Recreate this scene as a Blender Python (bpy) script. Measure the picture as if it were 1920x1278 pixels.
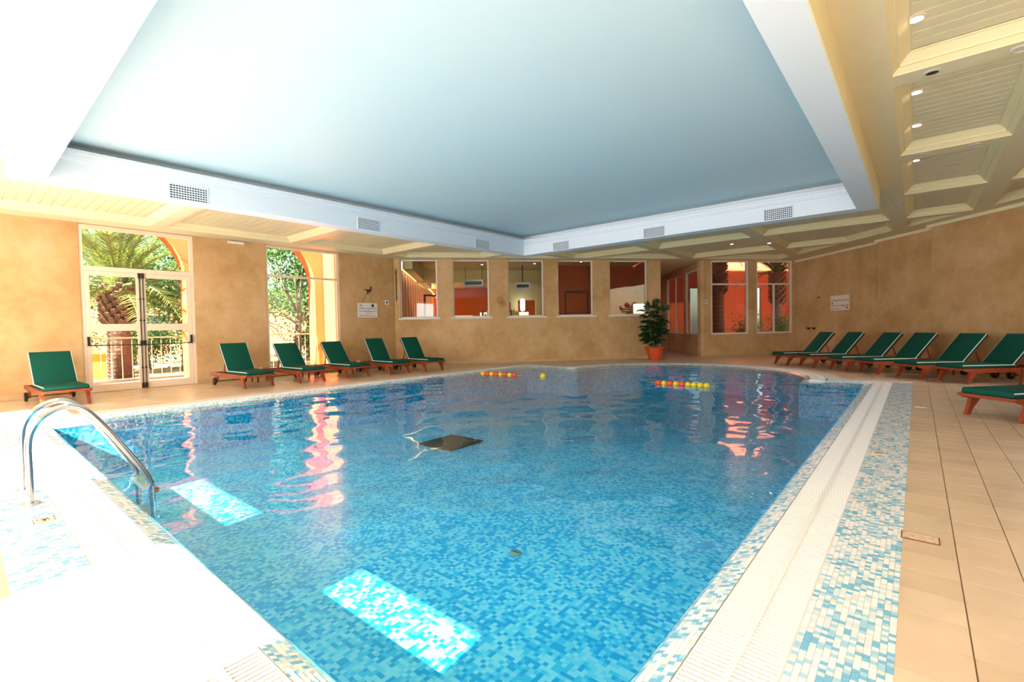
import bpy, bmesh, math, random
import numpy as np
from mathutils import Matrix, Vector, Euler
for o in list(bpy.data.objects): bpy.data.objects.remove(o, do_unlink=True)
S = bpy.context.scene
COL = S.collection
random.seed(7)
PI = math.pi
# ------------------------------------------------------------------ camera
YAW, PITCH, ROLL, CAMH = 0.70380613, -0.03020666, -0.01797999, 1.30
fw = Vector((-math.sin(YAW)*math.cos(PITCH), math.cos(YAW)*math.cos(PITCH), math.sin(PITCH)))
r0 = Vector((math.cos(YAW), math.sin(YAW), 0)); u0 = r0.cross(fw)
cr = math.cos(ROLL)*r0 + math.sin(ROLL)*u0
cu = -math.sin(ROLL)*r0 + math.cos(ROLL)*u0
cam = bpy.data.cameras.new('camera'); camo = bpy.data.objects.new('camera', cam); COL.objects.link(camo)
camo.matrix_world = Matrix(((cr.x, cu.x, -fw.x, 0), (cr.y, cu.y, -fw.y, 0), (cr.z, cu.z, -fw.z, CAMH), (0, 0, 0, 1)))
cam.sensor_fit = 'HORIZONTAL'; cam.sensor_width = 36.0; cam.lens = 894.8*36/1920
cam.clip_start = 0.05; cam.clip_end = 300
S.camera = camo
# ------------------------------------------------------------------ colour management
S.view_settings.view_transform = 'Standard'; S.view_settings.look = 'None'
S.view_settings.gamma = 1.0; S.view_settings.exposure = 0.1
S.view_settings.use_curve_mapping = False
# ------------------------------------------------------------------ sky
W = bpy.data.worlds.new('sky'); S.world = W; W.use_nodes = True
nt = W.node_tree; nt.nodes.clear()
wo = nt.nodes.new('ShaderNodeOutputWorld'); bg = nt.nodes.new('ShaderNodeBackground')
sky = nt.nodes.new('ShaderNodeTexSky'); sky.sky_type = 'NISHITA'; sky.sun_disc = False
sky.sun_elevation = math.radians(35); sky.sun_rotation = math.radians(100)
sky.air_density = 1.2; sky.dust_density = 2.0
bg.inputs['Strength'].default_value = SKY_STRENGTH = 0.42
nt.links.new(sky.outputs[0], bg.inputs[0]); nt.links.new(bg.outputs[0], wo.inputs[0])
# ------------------------------------------------------------------ sun (from behind the camera through the arched near windows)
SUN_DIR = Vector((-0.16, 1.0, -0.80)).normalized()
sl = bpy.data.lights.new('sun_offscreen', 'SUN'); sl.energy = 60.0; sl.angle = math.radians(0.6); sl.color = (1.0, 0.98, 0.95)
so = bpy.data.objects.new('sun_offscreen', sl); COL.objects.link(so)
so.rotation_euler = SUN_DIR.to_track_quat('-Z', 'Y').to_euler(); so.location = (2, -20, 18)
# ------------------------------------------------------------------ daylight through the windows of the unseen sides
def area(name, loc, target, sx, sy, power, color=(1, 1, 1)):
    l = bpy.data.lights.new(name, 'AREA'); l.shape = 'RECTANGLE'; l.size = sx; l.size_y = sy
    l.energy = power; l.color = color
    o = bpy.data.objects.new(name, l); COL.objects.link(o); o.location = loc
    d = Vector(target) - Vector(loc); o.rotation_euler = d.to_track_quat('-Z', 'Y').to_euler()
    return o
def UD(u, d, z=0.0):
    return Vector((u*math.cos(YAW)-d*math.sin(YAW), u*math.sin(YAW)+d*math.cos(YAW), z))
DAY = (0.86, 0.93, 1.0)
EX, NY = 6.5, -2.6                   # unseen glazed walls: x = EX and y = NY
NEARW = [(-11.3, -9.0), (-7.2, -5.1), (-3.0, -1.5), (0.95, 3.15)]  # last bay and its lamp are added to brighten the right deck
for x0, x1 in NEARW: area('window_near_offscreen', ((x0+x1)/2, NY-0.28, 1.7), ((x0+x1)/2, 5, 1.7), x1-x0, 3.0, 116*(x1-x0), DAY)

# ------------------------------------------------------------------ helpers
def lin(c):
    return tuple(((v/12.92) if v <= 0.04045 else ((v+0.055)/1.055)**2.4) for v in c)
def rgb(r, g, b): return lin((r/255, g/255, b/255))

class MB:
    def __init__(s): s.v = []; s.f = []; s.m = []
    def add(s, vs, fs, mi=0):
        b = len(s.v); s.v += [tuple(p) for p in vs]
        for f in fs: s.f.append(tuple(i+b for i in f)); s.m.append(mi)
        return s
    def box(s, x0, x1, y0, y1, z0, z1, mi=0):
        if x0 > x1: x0, x1 = x1, x0
        if y0 > y1: y0, y1 = y1, y0
        if z0 > z1: z0, z1 = z1, z0
        return s.add([(x0,y0,z0),(x1,y0,z0),(x1,y1,z0),(x0,y1,z0),(x0,y0,z1),(x1,y0,z1),(x1,y1,z1),(x0,y1,z1)],
                     [(3,2,1,0),(4,5,6,7),(0,1,5,4),(1,2,6,5),(2,3,7,6),(3,0,4,7)], mi)
    def bar(s, p0, p1, w, h, up=(0,0,1), mi=0):
        p0, p1 = Vector(p0), Vector(p1); d = (p1-p0).normalized(); up = Vector(up)
        if abs(d.dot(up)) > 0.98: up = Vector((1,0,0))
        a = d.cross(up).normalized(); b = a.cross(d).normalized(); a *= w/2; b *= h/2
        return s.add([p0-a-b,p0+a-b,p0+a+b,p0-a+b,p1-a-b,p1+a-b,p1+a+b,p1-a+b],
                     [(0,1,2,3),(7,6,5,4),(1,0,4,5),(2,1,5,6),(3,2,6,7),(0,3,7,4)], mi)
    def tube(s, pts, r, n=10, mi=0, cap=True):
        pts = [Vector(p) for p in pts]; N = len(pts)
        rs = r if isinstance(r, (list, tuple)) else [r]*N
        t = [(pts[min(i+1,N-1)]-pts[max(i-1,0)]).normalized() for i in range(N)]
        up = Vector((0,0,1)) if abs(t[0].z) < 0.9 else Vector((1,0,0))
        a = t[0].cross(up).normalized(); vs = []
        for i in range(N):
            a = (a - t[i]*a.dot(t[i])).normalized(); b = t[i].cross(a)
            for k in range(n):
                an = 2*PI*k/n; vs.append(pts[i]+(a*math.cos(an)+b*math.sin(an))*rs[i])
        fs = [(i*n+k, i*n+(k+1)%n, (i+1)*n+(k+1)%n, (i+1)*n+k) for i in range(N-1) for k in range(n)]
        if cap: fs += [tuple(range(n-1,-1,-1)), tuple(range((N-1)*n, N*n))]
        return s.add(vs, fs, mi)
    def lathe(s, prof, n=20, c=(0,0,0), mi=0):
        vs = [(c[0]+r*math.cos(2*PI*k/n), c[1]+r*math.sin(2*PI*k/n), c[2]+z) for r, z in prof for k in range(n)]
        fs = [(i*n+k, i*n+(k+1)%n, (i+1)*n+(k+1)%n, (i+1)*n+k) for i in range(len(prof)-1) for k in range(n)]
        fs += [tuple(range(n-1,-1,-1)), tuple(range((len(prof)-1)*n, len(prof)*n))]
        return s.add(vs, fs, mi)
    def prism(s, poly, a0, a1, axis='y', mi=0):
        n = len(poly)
        def P(p, a): return (p[0], a, p[1]) if axis == 'y' else ((p[0], p[1], a) if axis == 'z' else (a, p[0], p[1]))
        vs = [P(p, a0) for p in poly]+[P(p, a1) for p in poly]
        fs = [tuple(range(n)), tuple(range(2*n-1, n-1, -1))]+[((i+1)%n, i, n+i, n+(i+1)%n) for i in range(n)]
        return s.add(vs, fs, mi)
    def build(s, name, mat, parent=None, smooth=False, mtx=None, fixn=True, angle=None):
        me = bpy.data.meshes.new(name); me.from_pydata(s.v, [], s.f)
        mats = mat if isinstance(mat, (list, tuple)) else [mat]
        for m in mats: me.materials.append(m)
        if len(mats) > 1: me.polygons.foreach_set('material_index', s.m)
        if fixn:
            bm = bmesh.new(); bm.from_mesh(me); bmesh.ops.recalc_face_normals(bm, faces=bm.faces); bm.to_mesh(me); bm.free()
        if smooth: me.polygons.foreach_set('use_smooth', [True]*len(me.polygons))
        if angle is not None:
            me.polygons.foreach_set('use_smooth', [True]*len(me.polygons)); me.set_sharp_from_angle(angle=angle)
        o = bpy.data.objects.new(name, me); COL.objects.link(o)
        if parent: o.parent = parent
        if mtx is not None: o.matrix_local = mtx
        return o
def link(name, me, parent=None, loc=None, rot=None, scale=None):
    o = bpy.data.objects.new(name, me); COL.objects.link(o)
    if parent: o.parent = parent
    if loc is not None: o.location = loc
    if rot is not None: o.rotation_euler = rot
    if scale is not None: o.scale = scale
    return o
def empty(name, loc=(0,0,0), rz=0.0):
    o = bpy.data.objects.new(name, None); COL.objects.link(o); o.location = loc; o.rotation_euler = (0,0,rz)
    o.empty_display_size = 0.1
    return o
def tag(o, label, cat, group=None):
    o['label'] = label; o['category'] = cat
    if group: o['group'] = group
    return o
def struct(o): o['kind'] = 'structure'; return o
def copy_tree(o, parent=None):
    c = o.copy(); COL.objects.link(c); c.parent = parent
    for ch in list(o.children): copy_tree(ch, c)
    return c
def rbox_mesh(name, sx, sy, sz, bev, seg, mat, smooth=True):
    bm = bmesh.new(); bmesh.ops.create_cube(bm, size=1.0)
    for v in bm.verts: v.co = Vector((v.co.x*sx, v.co.y*sy, v.co.z*sz))
    bmesh.ops.bevel(bm, geom=bm.edges[:]+bm.verts[:], offset=bev, segments=seg, profile=0.5, affect='EDGES')
    me = bpy.data.meshes.new(name); bm.to_mesh(me); bm.free(); me.materials.append(mat)
    if smooth: me.polygons.foreach_set('use_smooth', [True]*len(me.polygons))
    return me
def frame_mtx(p0, p1, z=0.0):
    """local x along p0->p1, y to the left of it, z up"""
    p0 = Vector((p0[0], p0[1], 0)); p1 = Vector((p1[0], p1[1], 0)); x = (p1-p0).normalized(); y = Vector((-x.y, x.x, 0))
    return Matrix(((x.x, y.x, 0, p0.x), (x.y, y.y, 0, p0.y), (0, 0, 1, z), (0, 0, 0, 1))), (p1-p0).length

# ------------------------------------------------------------------ materials
def nmat(name):
    m = bpy.data.materials.new(name); m.use_nodes = True; t = m.node_tree
    return m, t, t.nodes['Principled BSDF'], t.links.new
def plain(name, c, rough=0.5, metal=0.0, spec=0.5, var=0.0, scale=8.0, bump=0.0):
    m, t, b, L = nmat(name)
    b.inputs['Base Color'].default_value = (*c, 1); b.inputs['Roughness'].default_value = rough
    b.inputs['Metallic'].default_value = metal; b.inputs['Specular IOR Level'].default_value = spec
    if var or bump:
        g = t.nodes.new('ShaderNodeNewGeometry'); n = t.nodes.new('ShaderNodeTexNoise'); n.inputs['Scale'].default_value = scale
        n.inputs['Detail'].default_value = 5.0
        L(g.outputs['Position'], n.inputs['Vector'])
        if var:
            mp = t.nodes.new('ShaderNodeMapRange'); mp.inputs[1].default_value = 0.3; mp.inputs[2].default_value = 0.7
            mp.inputs[3].default_value = 1-var; mp.inputs[4].default_value = 1+var*0.6
            mx = t.nodes.new('ShaderNodeMix'); mx.data_type = 'RGBA'; mx.blend_type = 'MULTIPLY'; mx.inputs[0].default_value = 1.0
            mx.inputs[6].default_value = (*c, 1); L(n.outputs['Fac'], mp.inputs[0]); L(mp.outputs[0], mx.inputs[7]); L(mx.outputs[2], b.inputs['Base Color'])
        if bump:
            bp = t.nodes.new('ShaderNodeBump'); bp.inputs['Strength'].default_value = bump; bp.inputs['Distance'].default_value = 0.01
            L(n.outputs['Fac'], bp.inputs['Height']); L(bp.outputs[0], b.inputs['Normal'])
    return m
def emis(name, c, s):
    m, t, b, L = nmat(name); b.inputs['Base Color'].default_value = (0,0,0,1)
    b.inputs['Emission Color'].default_value = (*c, 1); b.inputs['Emission Strength'].default_value = s
    return m
def math_node(t, op, a=None, b=None, va=None, vb=None):
    n = t.nodes.new('ShaderNodeMath'); n.operation = op
    if va is not None: n.inputs[0].default_value = va
    if vb is not None: n.inputs[1].default_value = vb
    if a is not None: t.links.new(a, n.inputs[0])
    if b is not None: t.links.new(b, n.inputs[1])
    return n.outputs[0]
def ramp(t, fac, stops, interp='LINEAR'):
    r = t.nodes.new('ShaderNodeValToRGB'); r.color_ramp.interpolation = interp
    e = r.color_ramp.elements
    while len(e) < len(stops): e.new(0.5)
    for i, (p, c) in enumerate(stops): e[i].position = p; e[i].color = (*c, 1)
    t.links.new(fac, r.inputs[0]); return r.outputs[0]
def mixc(t, fac, a, b, mode='MIX'):
    n = t.nodes.new('ShaderNodeMix'); n.data_type = 'RGBA'; n.blend_type = mode
    for k, v in ((0, fac), (6, a), (7, b)):
        if hasattr(v, 'is_output'): t.links.new(v, n.inputs[k])
        elif isinstance(v, (int, float)): n.inputs[k].default_value = v
        else: n.inputs[k].default_value = (*v, 1)
    return n.outputs[2]

def plaster(name, c1, c2, c3, stain=None):
    m, t, b, L = nmat(name); g = t.nodes.new('ShaderNodeNewGeometry')
    def noise(sc, det, ro):
        n = t.nodes.new('ShaderNodeTexNoise'); n.inputs['Scale'].default_value = sc; n.inputs['Detail'].default_value = det
        n.inputs['Roughness'].default_value = ro; L(g.outputs['Position'], n.inputs['Vector']); return n.outputs['Fac']
    col = ramp(t, noise(0.9, 6, 0.62), [(0.33, c1), (0.5, c2), (0.68, c3)])
    f = ramp(t, noise(5.0, 8, 0.7), [(0.3, (0.86,0.86,0.86)), (0.7, (1.08,1.08,1.08))])
    col = mixc(t, 0.8, col, f, 'MULTIPLY')
    if stain:
        for (p, rad) in stain:
            vm = t.nodes.new('ShaderNodeVectorMath'); vm.operation = 'DISTANCE'; L(g.outputs['Position'], vm.inputs[0]); vm.inputs[1].default_value = p
            nn = math_node(t, 'MULTIPLY', noise(9, 3, .6), vb=rad*0.7)
            dd = math_node(t, 'ADD', vm.outputs['Value'], nn)
            mk = t.nodes.new('ShaderNodeMapRange'); L(dd, mk.inputs[0]); mk.inputs[1].default_value = rad*1.25; mk.inputs[2].default_value = rad*1.4
            mk.inputs[3].default_value = 0.45; mk.inputs[4].default_value = 0.0
            col = mixc(t, mk.outputs[0], col, rgb(150,100,45))
    L(col, b.inputs['Base Color']); b.inputs['Roughness'].default_value = 0.75; b.inputs['Specular IOR Level'].default_value = 0.25
    bp = t.nodes.new('ShaderNodeBump'); bp.inputs['Strength'].default_value = 0.12; bp.inputs['Distance'].default_value = 0.02
    L(noise(12, 6, 0.6), bp.inputs['Height']); L(bp.outputs[0], b.inputs['Normal'])
    return m
def tiles_mat(name, p, x0, y0, c1, c2, joint, rough=0.28, jw=0.013):
    """square floor tiles, joints aligned to x0,y0 with pitch p"""
    m, t, b, L = nmat(name); g = t.nodes.new('ShaderNodeNewGeometry'); sp = t.nodes.new('ShaderNodeSeparateXYZ'); L(g.outputs['Position'], sp.inputs[0])
    ux = math_node(t, 'DIVIDE', math_node(t, 'SUBTRACT', sp.outputs[0], vb=x0), vb=p)
    uy = math_node(t, 'DIVIDE', math_node(t, 'SUBTRACT', sp.outputs[1], vb=y0), vb=p)
    def edge(a):
        f = math_node(t, 'FRACT', a); d = math_node(t, 'SUBTRACT', f, vb=0.5); d = math_node(t, 'ABSOLUTE', d)
        return math_node(t, 'GREATER_THAN', d, vb=0.5-jw)
    j = math_node(t, 'MAXIMUM', edge(ux), edge(uy))
    cb = t.nodes.new('ShaderNodeCombineXYZ'); L(math_node(t, 'FLOOR', ux), cb.inputs[0]); L(math_node(t, 'FLOOR', uy), cb.inputs[1])
    wn = t.nodes.new('ShaderNodeTexWhiteNoise'); wn.noise_dimensions = '2D'; L(cb.outputs[0], wn.inputs['Vector'])
    n = t.nodes.new('ShaderNodeTexNoise'); n.inputs['Scale'].default_value = 3.0; n.inputs['Detail'].default_value = 6; L(g.outputs['Position'], n.inputs['Vector'])
    fac = math_node(t, 'ADD', math_node(t, 'MULTIPLY', wn.outputs['Value'], vb=0.45), math_node(t, 'MULTIPLY', n.outputs['Fac'], vb=0.7))
    col = ramp(t, fac, [(0.25, c1), (0.85, c2)])
    j = math_node(t, 'MULTIPLY', j, math_node(t, 'GREATER_THAN', sp.outputs[0], vb=-0.9))      # the garden side is laid in seamless stone
    col = mixc(t, j, col, joint)
    L(col, b.inputs['Base Color'])
    rr = t.nodes.new('ShaderNodeMapRange'); L(n.outputs['Fac'], rr.inputs[0]); rr.inputs[3].default_value = rough; rr.inputs[4].default_value = rough+0.06
    L(rr.outputs[0], b.inputs['Roughness'])
    return m
def mosaic_mat(name, p, cols, joint, rough=0.2, jw=0.06, wall=False):
    m, t, b, L = nmat(name); g = t.nodes.new('ShaderNodeNewGeometry')
    vm = t.nodes.new('ShaderNodeVectorMath'); vm.operation = 'SCALE'; L(g.outputs['Position'], vm.inputs[0]); vm.inputs['Scale'].default_value = 1/p
    fl = t.nodes.new('ShaderNodeVectorMath'); fl.operation = 'FLOOR'; L(vm.outputs[0], fl.inputs[0])
    wn = t.nodes.new('ShaderNodeTexWhiteNoise'); wn.noise_dimensions = '3D'; L(fl.outputs[0], wn.inputs['Vector'])
    n = t.nodes.new('ShaderNodeTexNoise'); n.inputs['Scale'].default_value = 0.16; n.inputs['Detail'].default_value = 2; L(fl.outputs[0], n.inputs['Vector'])
    fac = math_node(t, 'ADD', math_node(t, 'MULTIPLY', wn.outputs['Value'], vb=0.6), math_node(t, 'MULTIPLY', n.outputs['Fac'], vb=0.5))
    col = ramp(t, fac, cols, 'CONSTANT')
    L(col, b.inputs['Base Color']); b.inputs['Roughness'].default_value = rough
    return m
def glass_mat(name, tint=(0.93, 0.97, 0.96), refl=1.0):
    m = bpy.data.materials.new(name); m.use_nodes = True; t = m.node_tree; t.nodes.clear(); L = t.links.new
    o = t.nodes.new('ShaderNodeOutputMaterial'); tr = t.nodes.new('ShaderNodeBsdfTransparent'); gl = t.nodes.new('ShaderNodeBsdfGlossy')
    fr = t.nodes.new('ShaderNodeFresnel'); fr.inputs['IOR'].default_value = 1.45; mx = t.nodes.new('ShaderNodeMixShader')
    tr.inputs['Color'].default_value = (*tint, 1); gl.inputs['Roughness'].default_value = 0.01
    L(math_node(t, 'MULTIPLY', fr.outputs[0], vb=refl), mx.inputs[0]); L(tr.outputs[0], mx.inputs[1]); L(gl.outputs[0], mx.inputs[2]); L(mx.outputs[0], o.inputs[0])
    return m

M = {}
M['wall'] = plaster('ochre_plaster', rgb(190,150,100), rgb(204,166,116), rgb(216,180,136), stain=[((-11.46,12.88,2.25),0.15),((-11.39,12.96,2.12),0.12)])
M['floor'] = tiles_mat('floor_tiles', 0.235, -0.06, 2.259, rgb(206,178,148), rgb(228,202,174), rgb(128,96,62))
M['tile'] = plain('tile_ceramic', rgb(220,194,166), 0.3, var=0.10, scale=3.0)
M['base'] = plain('skirting', rgb(200,165,120), 0.4, var=0.1, scale=4)
M['cream'] = plain('cream_paint', rgb(230,222,186), 0.55, var=0.03)
M['creamtrim'] = plain('cream_trim', rgb(238,228,182), 0.5)
M['ochretrim'] = plain('fascia_paint', rgb(238,228,182), 0.5)
M['white'] = plain('white_paint', rgb(226,234,240), 0.55)
M['bluec'] = plain('pale_blue_ceiling', rgb(194,215,220), 0.5)
M['cove'] = plain('cove_paint', rgb(226,234,240), 0.6)
M['frame'] = plain('white_frame', rgb(232,226,214), 0.4)
M['framepink'] = plain('cream_frame', rgb(236,214,190), 0.4)
M['dark'] = plain('dark_metal', rgb(30,26,24), 0.4)
M['black'] = plain('black_plastic', rgb(18,18,18), 0.5)
M['glass'] = glass_mat('pane_glass', refl=0.8)
M['teak'] = plain('red_teak', rgb(150,66,34), 0.38, var=0.22, scale=14)
M['cushion'] = plain('green_canvas', rgb(6,78,64), 0.8, var=0.06, scale=60, spec=0.2)
M['piping'] = plain('white_piping', rgb(236,234,224), 0.7)
M['steel'] = plain('polished_steel', (0.62,0.60,0.58), 0.16, metal=1.0)
M['grate'] = plain('white_grate', rgb(240,238,236), 0.45)
M['channel'] = plain('gutter_channel', rgb(120,104,92), 0.8)
CH = [rgb(246,244,242), rgb(216,228,232), rgb(166,210,230), rgb(124,188,220), rgb(236,224,216)]
M['chip'] = [plain('mosaic_chip_%s' % n, c, 0.22) for n, c in zip(('white','pale','sky','blue','sand'), CH)]
M['grout'] = plain('grout', rgb(220,210,202), 0.8)
M['mosaic'] = mosaic_mat('mosaic_band', 0.0242, [(0.0, CH[3]), (0.36, CH[2]), (0.5, CH[1]), (0.64, CH[0])], CH[0])
M['poolmosaic'] = mosaic_mat('pool_mosaic', 0.033, [(0.0, rgb(16,166,230)), (0.42, rgb(52,192,240)), (0.55, rgb(98,210,246)), (0.7, rgb(130,220,248))], CH[0])
M['terracotta'] = plain('terracotta', rgb(214,84,34), 0.55, var=0.06)
M['orange'] = plain('orange_render', rgb(212,98,42), 0.8, var=0.06, scale=2)
M['redwall'] = plain('red_render', rgb(190,92,52), 0.8, var=0.08, scale=2)
# ================================================================== STRUCTURE
HC = 3.72           # underside of the coffer beams
LWX = -13.85
nF = (-math.sin(YAW)-0.16*math.cos(YAW), math.cos(YAW)-0.16*math.sin(YAW))
def FWp(u): return UD(u, 17.3+0.16*u)
# ---- room outline (inside faces)
R1U, R2U, R3U = 11.4, 11.15, 10.85
P_L0 = Vector((LWX, NY, 0)); P_L1 = Vector((LWX, 10.0, 0)); P_F0 = Vector((LWX+0.03, 10.12, 0))
P_F1 = FWp(5.70); P_G0 = FWp(7.31); P_G1 = FWp(11.4)
P_R3a = UD(R3U, 12.35); P_R3b = Vector((EX, 0, 0))
# where the R3 line meets x = EX
dd = (R3U*math.cos(YAW)-EX)/math.sin(YAW); P_R3b = UD(R3U, dd)

def wall(name, p0, p1, th, z0, z1, openings, mat=None, side=1):
    """wall whose inner face runs p0->p1; thickness grows to the left (side=1) or right (-1)"""
    mt, L = frame_mtx(p0, p1); b = MB()
    xs = sorted({0.0, L, *[o[0] for o in openings], *[o[1] for o in openings]})
    for a, c in zip(xs[:-1], xs[1:]):
        holes = sorted([(o[2], o[3]) for o in openings if o[0] <= a+1e-6 and o[1] >= c-1e-6])
        z = z0
        for h0, h1 in holes:
            if h0 > z+1e-6: b.box(a, c, 0, side*th, z, h0)
            z = max(z, h1)
        if z < z1-1e-6: b.box(a, c, 0, side*th, z, z1)
    o = b.build(name, mat or M['wall'], mtx=mt); struct(o); return o, mt
def glazing(name, mt, x0, x1, z0, z1, depth, fwid, splits_v=(), splits_h=(), mat=None, sill=0.0, th=0.06, pane=True, sidedir=1):
    """a glazed window in a wall frame; splits: positions of mullions (x) and transoms (z)"""
    mat = mat or M['frame']; b = MB(); y0 = depth*sidedir; y1 = (depth+th)*sidedir
    b.box(x0, x0+fwid, y0, y1, z0, z1); b.box(x1-fwid, x1, y0, y1, z0, z1)
    b.box(x0+fwid, x1-fwid, y0, y1, z0, z0+fwid); b.box(x0+fwid, x1-fwid, y0, y1, z1-fwid, z1)
    o = struct(b.build(name, mat, mtx=mt))
    xs = [x0+fwid, *splits_v, x1-fwid]; zs = [z0+fwid, *splits_h, z1-fwid]
    for z in splits_h: MB().box(x0+fwid, x1-fwid, y0, y1, z-fwid/2, z+fwid/2).build('transom', mat, o)
    for i in range(len(zs)-1):
        za = zs[i]+(fwid/2 if i else 0); zb = zs[i+1]-(fwid/2 if i < len(zs)-2 else 0)
        vx = splits_v if i == 0 else ()
        for x in vx: MB().box(x-fwid/2, x+fwid/2, y0, y1, za, zb).build('mullion', mat, o)
        xx = [x0+fwid, *vx, x1-fwid]
        if pane:
            for k in range(len(xx)-1):
                xa = xx[k]+(fwid/2 if k else 0); xb = xx[k+1]-(fwid/2 if k < len(xx)-2 else 0)
                ym = (y0+y1)/2
                MB().box(xa-.005, xb+.005, ym-0.003, ym+0.003, za-.005, zb+.005).build('pane', M['glass'], o)
    if sill: MB().box(x0-0.08, x1+0.08, -0.06*sidedir, depth*sidedir, z0-0.05, z0-0.001).build('window_sill', mat, o)
    return o

# ---- floor with the hole for the pool surround
PX0, PX1, PY0, PY1 = -9.75, -0.85, 0.95, 12.2
CX, CY, CR = -4.9, 12.3, 2.9
def outline(o):
    yt = PY1+o; r = CR+o; dx = math.sqrt(r*r-(yt-CY)**2)
    a0 = math.atan2(yt-CY, dx)
    pts = [(PX1+o, PY0-o), (PX0-o, PY0-o), (PX0-o, yt), (PX0+0.8, yt)]
    N = 40
    for i in range(N+1):
        a = (PI-a0)+(2*a0-PI)*i/N
        pts.append((CX+r*math.cos(a), CY+r*math.sin(a)))
    pts += [(PX1-0.3, yt), (PX1+o, yt)]
    return pts
SURR = 0.79
def fill_poly(outer, inner, z, name, mat, flip=False):
    bm = bmesh.new(); es = []
    for loop in (outer, inner):
        if not loop: continue
        vs = [bm.verts.new((p[0], p[1], z)) for p in loop]
        es += [bm.edges.new((vs[i], vs[(i+1) % len(vs)])) for i in range(len(vs))]
    bmesh.ops.triangle_fill(bm, use_beauty=True, use_dissolve=False, edges=es)
    for f in bm.faces:
        f.normal_update()
        if (f.normal.z < 0) != flip: f.normal_flip()
    me = bpy.data.meshes.new(name); bm.to_mesh(me); bm.free(); me.materials.append(mat)
    o = bpy.data.objects.new(name, me); COL.objects.link(o); return o
room = [(LWX-0.3, NY-0.3), (EX+0.3, NY-0.3), (EX+0.3, P_R3b.y+0.2), tuple(UD(R3U+0.3, 12.0).xy), tuple(UD(R1U+0.3, 19.4).xy),
        tuple(FWp(7.6).xy), tuple(UD(8.0, 26).xy), tuple(UD(5.3, 26).xy), tuple(FWp(5.4).xy), (LWX-0.3, 10.3)]
floor = struct(fill_poly(room, outline(SURR), -0.003, 'floor', M['floor']))
# individual tiles on the near right deck
tile_me = MB().box(-0.1148, 0.1148, -0.1148, 0.1148, -0.0028, 0.0005).build('tile', M['tile'], floor).data
bpy.data.objects.remove(bpy.data.objects['tile'])
def proj(p):
    d = Vector(p)-Vector((0, 0, CAMH)); z = d.dot(fw)
    if z < 0.05: return None
    return (960+894.8*d.dot(cr)/z, 639-894.8*d.dot(cu)/z, z)
cand = []
for i in range(0, 14):
    for j in range(-8, 30):
        x = -0.06+0.235*(i+0.5); y = 2.259+0.235*(j+0.5)
        q = proj((x, y, 0))
        if q and -40 < q[0] < 1990 and 600 < q[1] < 1360: cand.append((q[2], x, y))
cand.sort()
tile_vars = [tile_me]
for k, c in enumerate(((214,188,158), (226,200,172), (222,194,166))):
    me = tile_me.copy(); me.materials[0] = plain('tile_ceramic_%s' % 'abc'[k], rgb(*c), 0.3, var=0.10, scale=3.0); tile_vars.append(me)
for k, (z, x, y) in enumerate(cand[:290]):
    link('tile', random.choice(tile_vars), floor, (x, y, 0))
# ---- pool coping: lip, gutter channel, mosaic border (lofted round the pool)
prof = [(0.0, -0.10), (0.05, -0.045), (0.17, 0.0), (0.17, -0.10), (0.475, -0.10), (0.475, -0.002), (SURR, -0.002)]
pm = [1, 1, 2, 2, 2, 0]
b = MB(); rings = [[(x, y, z) for x, y in outline(o)] for o, z in prof]
n = len(rings[0])
for k in range(len(prof)-1):
    base = len(b.v); b.v += rings[k]+rings[k+1]
    for i in range(n):
        j = (i+1) % n; b.f.append((base+i, base+j, base+n+j, base+n+i)); b.m.append(pm[k])
coping = struct(b.build('trim_1', [M['mosaic'], M['mosaic'], M['channel']], fixn=True))
# ---- pool basin
DEPTH = -0.86
b = MB(); o0 = outline(0.0); o1 = outline(0.002)
n = len(o0); b.v += [(x, y, -0.095) for x, y in o1]+[(x, y, DEPTH) for x, y in o0]
for i in range(n): j = (i+1) % n; b.f.append((i, j, n+j, n+i)); b.m.append(0)
basin = struct(b.build('pool_basin', M['poolmosaic']))
pf = struct(fill_poly(o0, None, DEPTH, 'pool_floor', M['poolmosaic']))
# ---- water with real ripples
WZ = -0.032
def inside(x, y, g):
    return (PX0-g < x < PX1+g and PY0-g < y < PY1+g) or ((x-CX)**2+(y-CY)**2 < (CR+g)**2 and y > PY1-1)
g = 0.05; nx = int((PX1-PX0+0.24)/g); ny = int((15.4-PY0+0.12)/g)
xs = PX0-0.12+g*np.arange(nx+1); ys = PY0-0.12+g*np.arange(ny+1)
Xg, Yg = np.meshgrid(xs, ys, indexing='ij'); Zg = np.zeros_like(Xg); rs = np.random.RandomState(3)
for lam, amp, k in ((2.3, .0030, 4), (1.1, .0026, 6), (0.55, .0013, 8), (0.30, .00045, 8)):
    for _ in range(k):
        th = rs.uniform(0, 2*PI); l = lam*rs.uniform(.8, 1.25)
        Zg += amp*rs.uniform(.5, 1)*np.sin(2*PI/l*(Xg*math.cos(th)+Yg*math.sin(th))+rs.uniform(0, 6.3))
rr = np.hypot(Xg-CX, Yg-(CY+0.6)); chop = np.clip((rr-1.5)/1.2, 0, 1)*np.clip((Yg-12.0)/0.8, 0, 1)   # bubbling jets round the curved end
Zg += chop*rs.normal(0, .004, Xg.shape)
idx = -np.ones(Xg.shape, int); vs = []; fs = []
for i in range(nx):
    for j in range(ny):
        if inside(xs[i]+g/2, ys[j]+g/2, 0.055):
            q = []
            for a, c in ((i, j), (i+1, j), (i+1, j+1), (i, j+1)):
                if idx[a, c] < 0: idx[a, c] = len(vs); vs.append((xs[a], ys[c], WZ+Zg[a, c]))
                q.append(idx[a, c])
            fs.append(q)
me = bpy.data.meshes.new('pool_water'); me.from_pydata(vs, [], fs); me.polygons.foreach_set('use_smooth', [True]*len(fs))
mw = bpy.data.materials.new('pool_water'); mw.use_nodes = True; t = mw.node_tree; t.nodes.clear()
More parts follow.
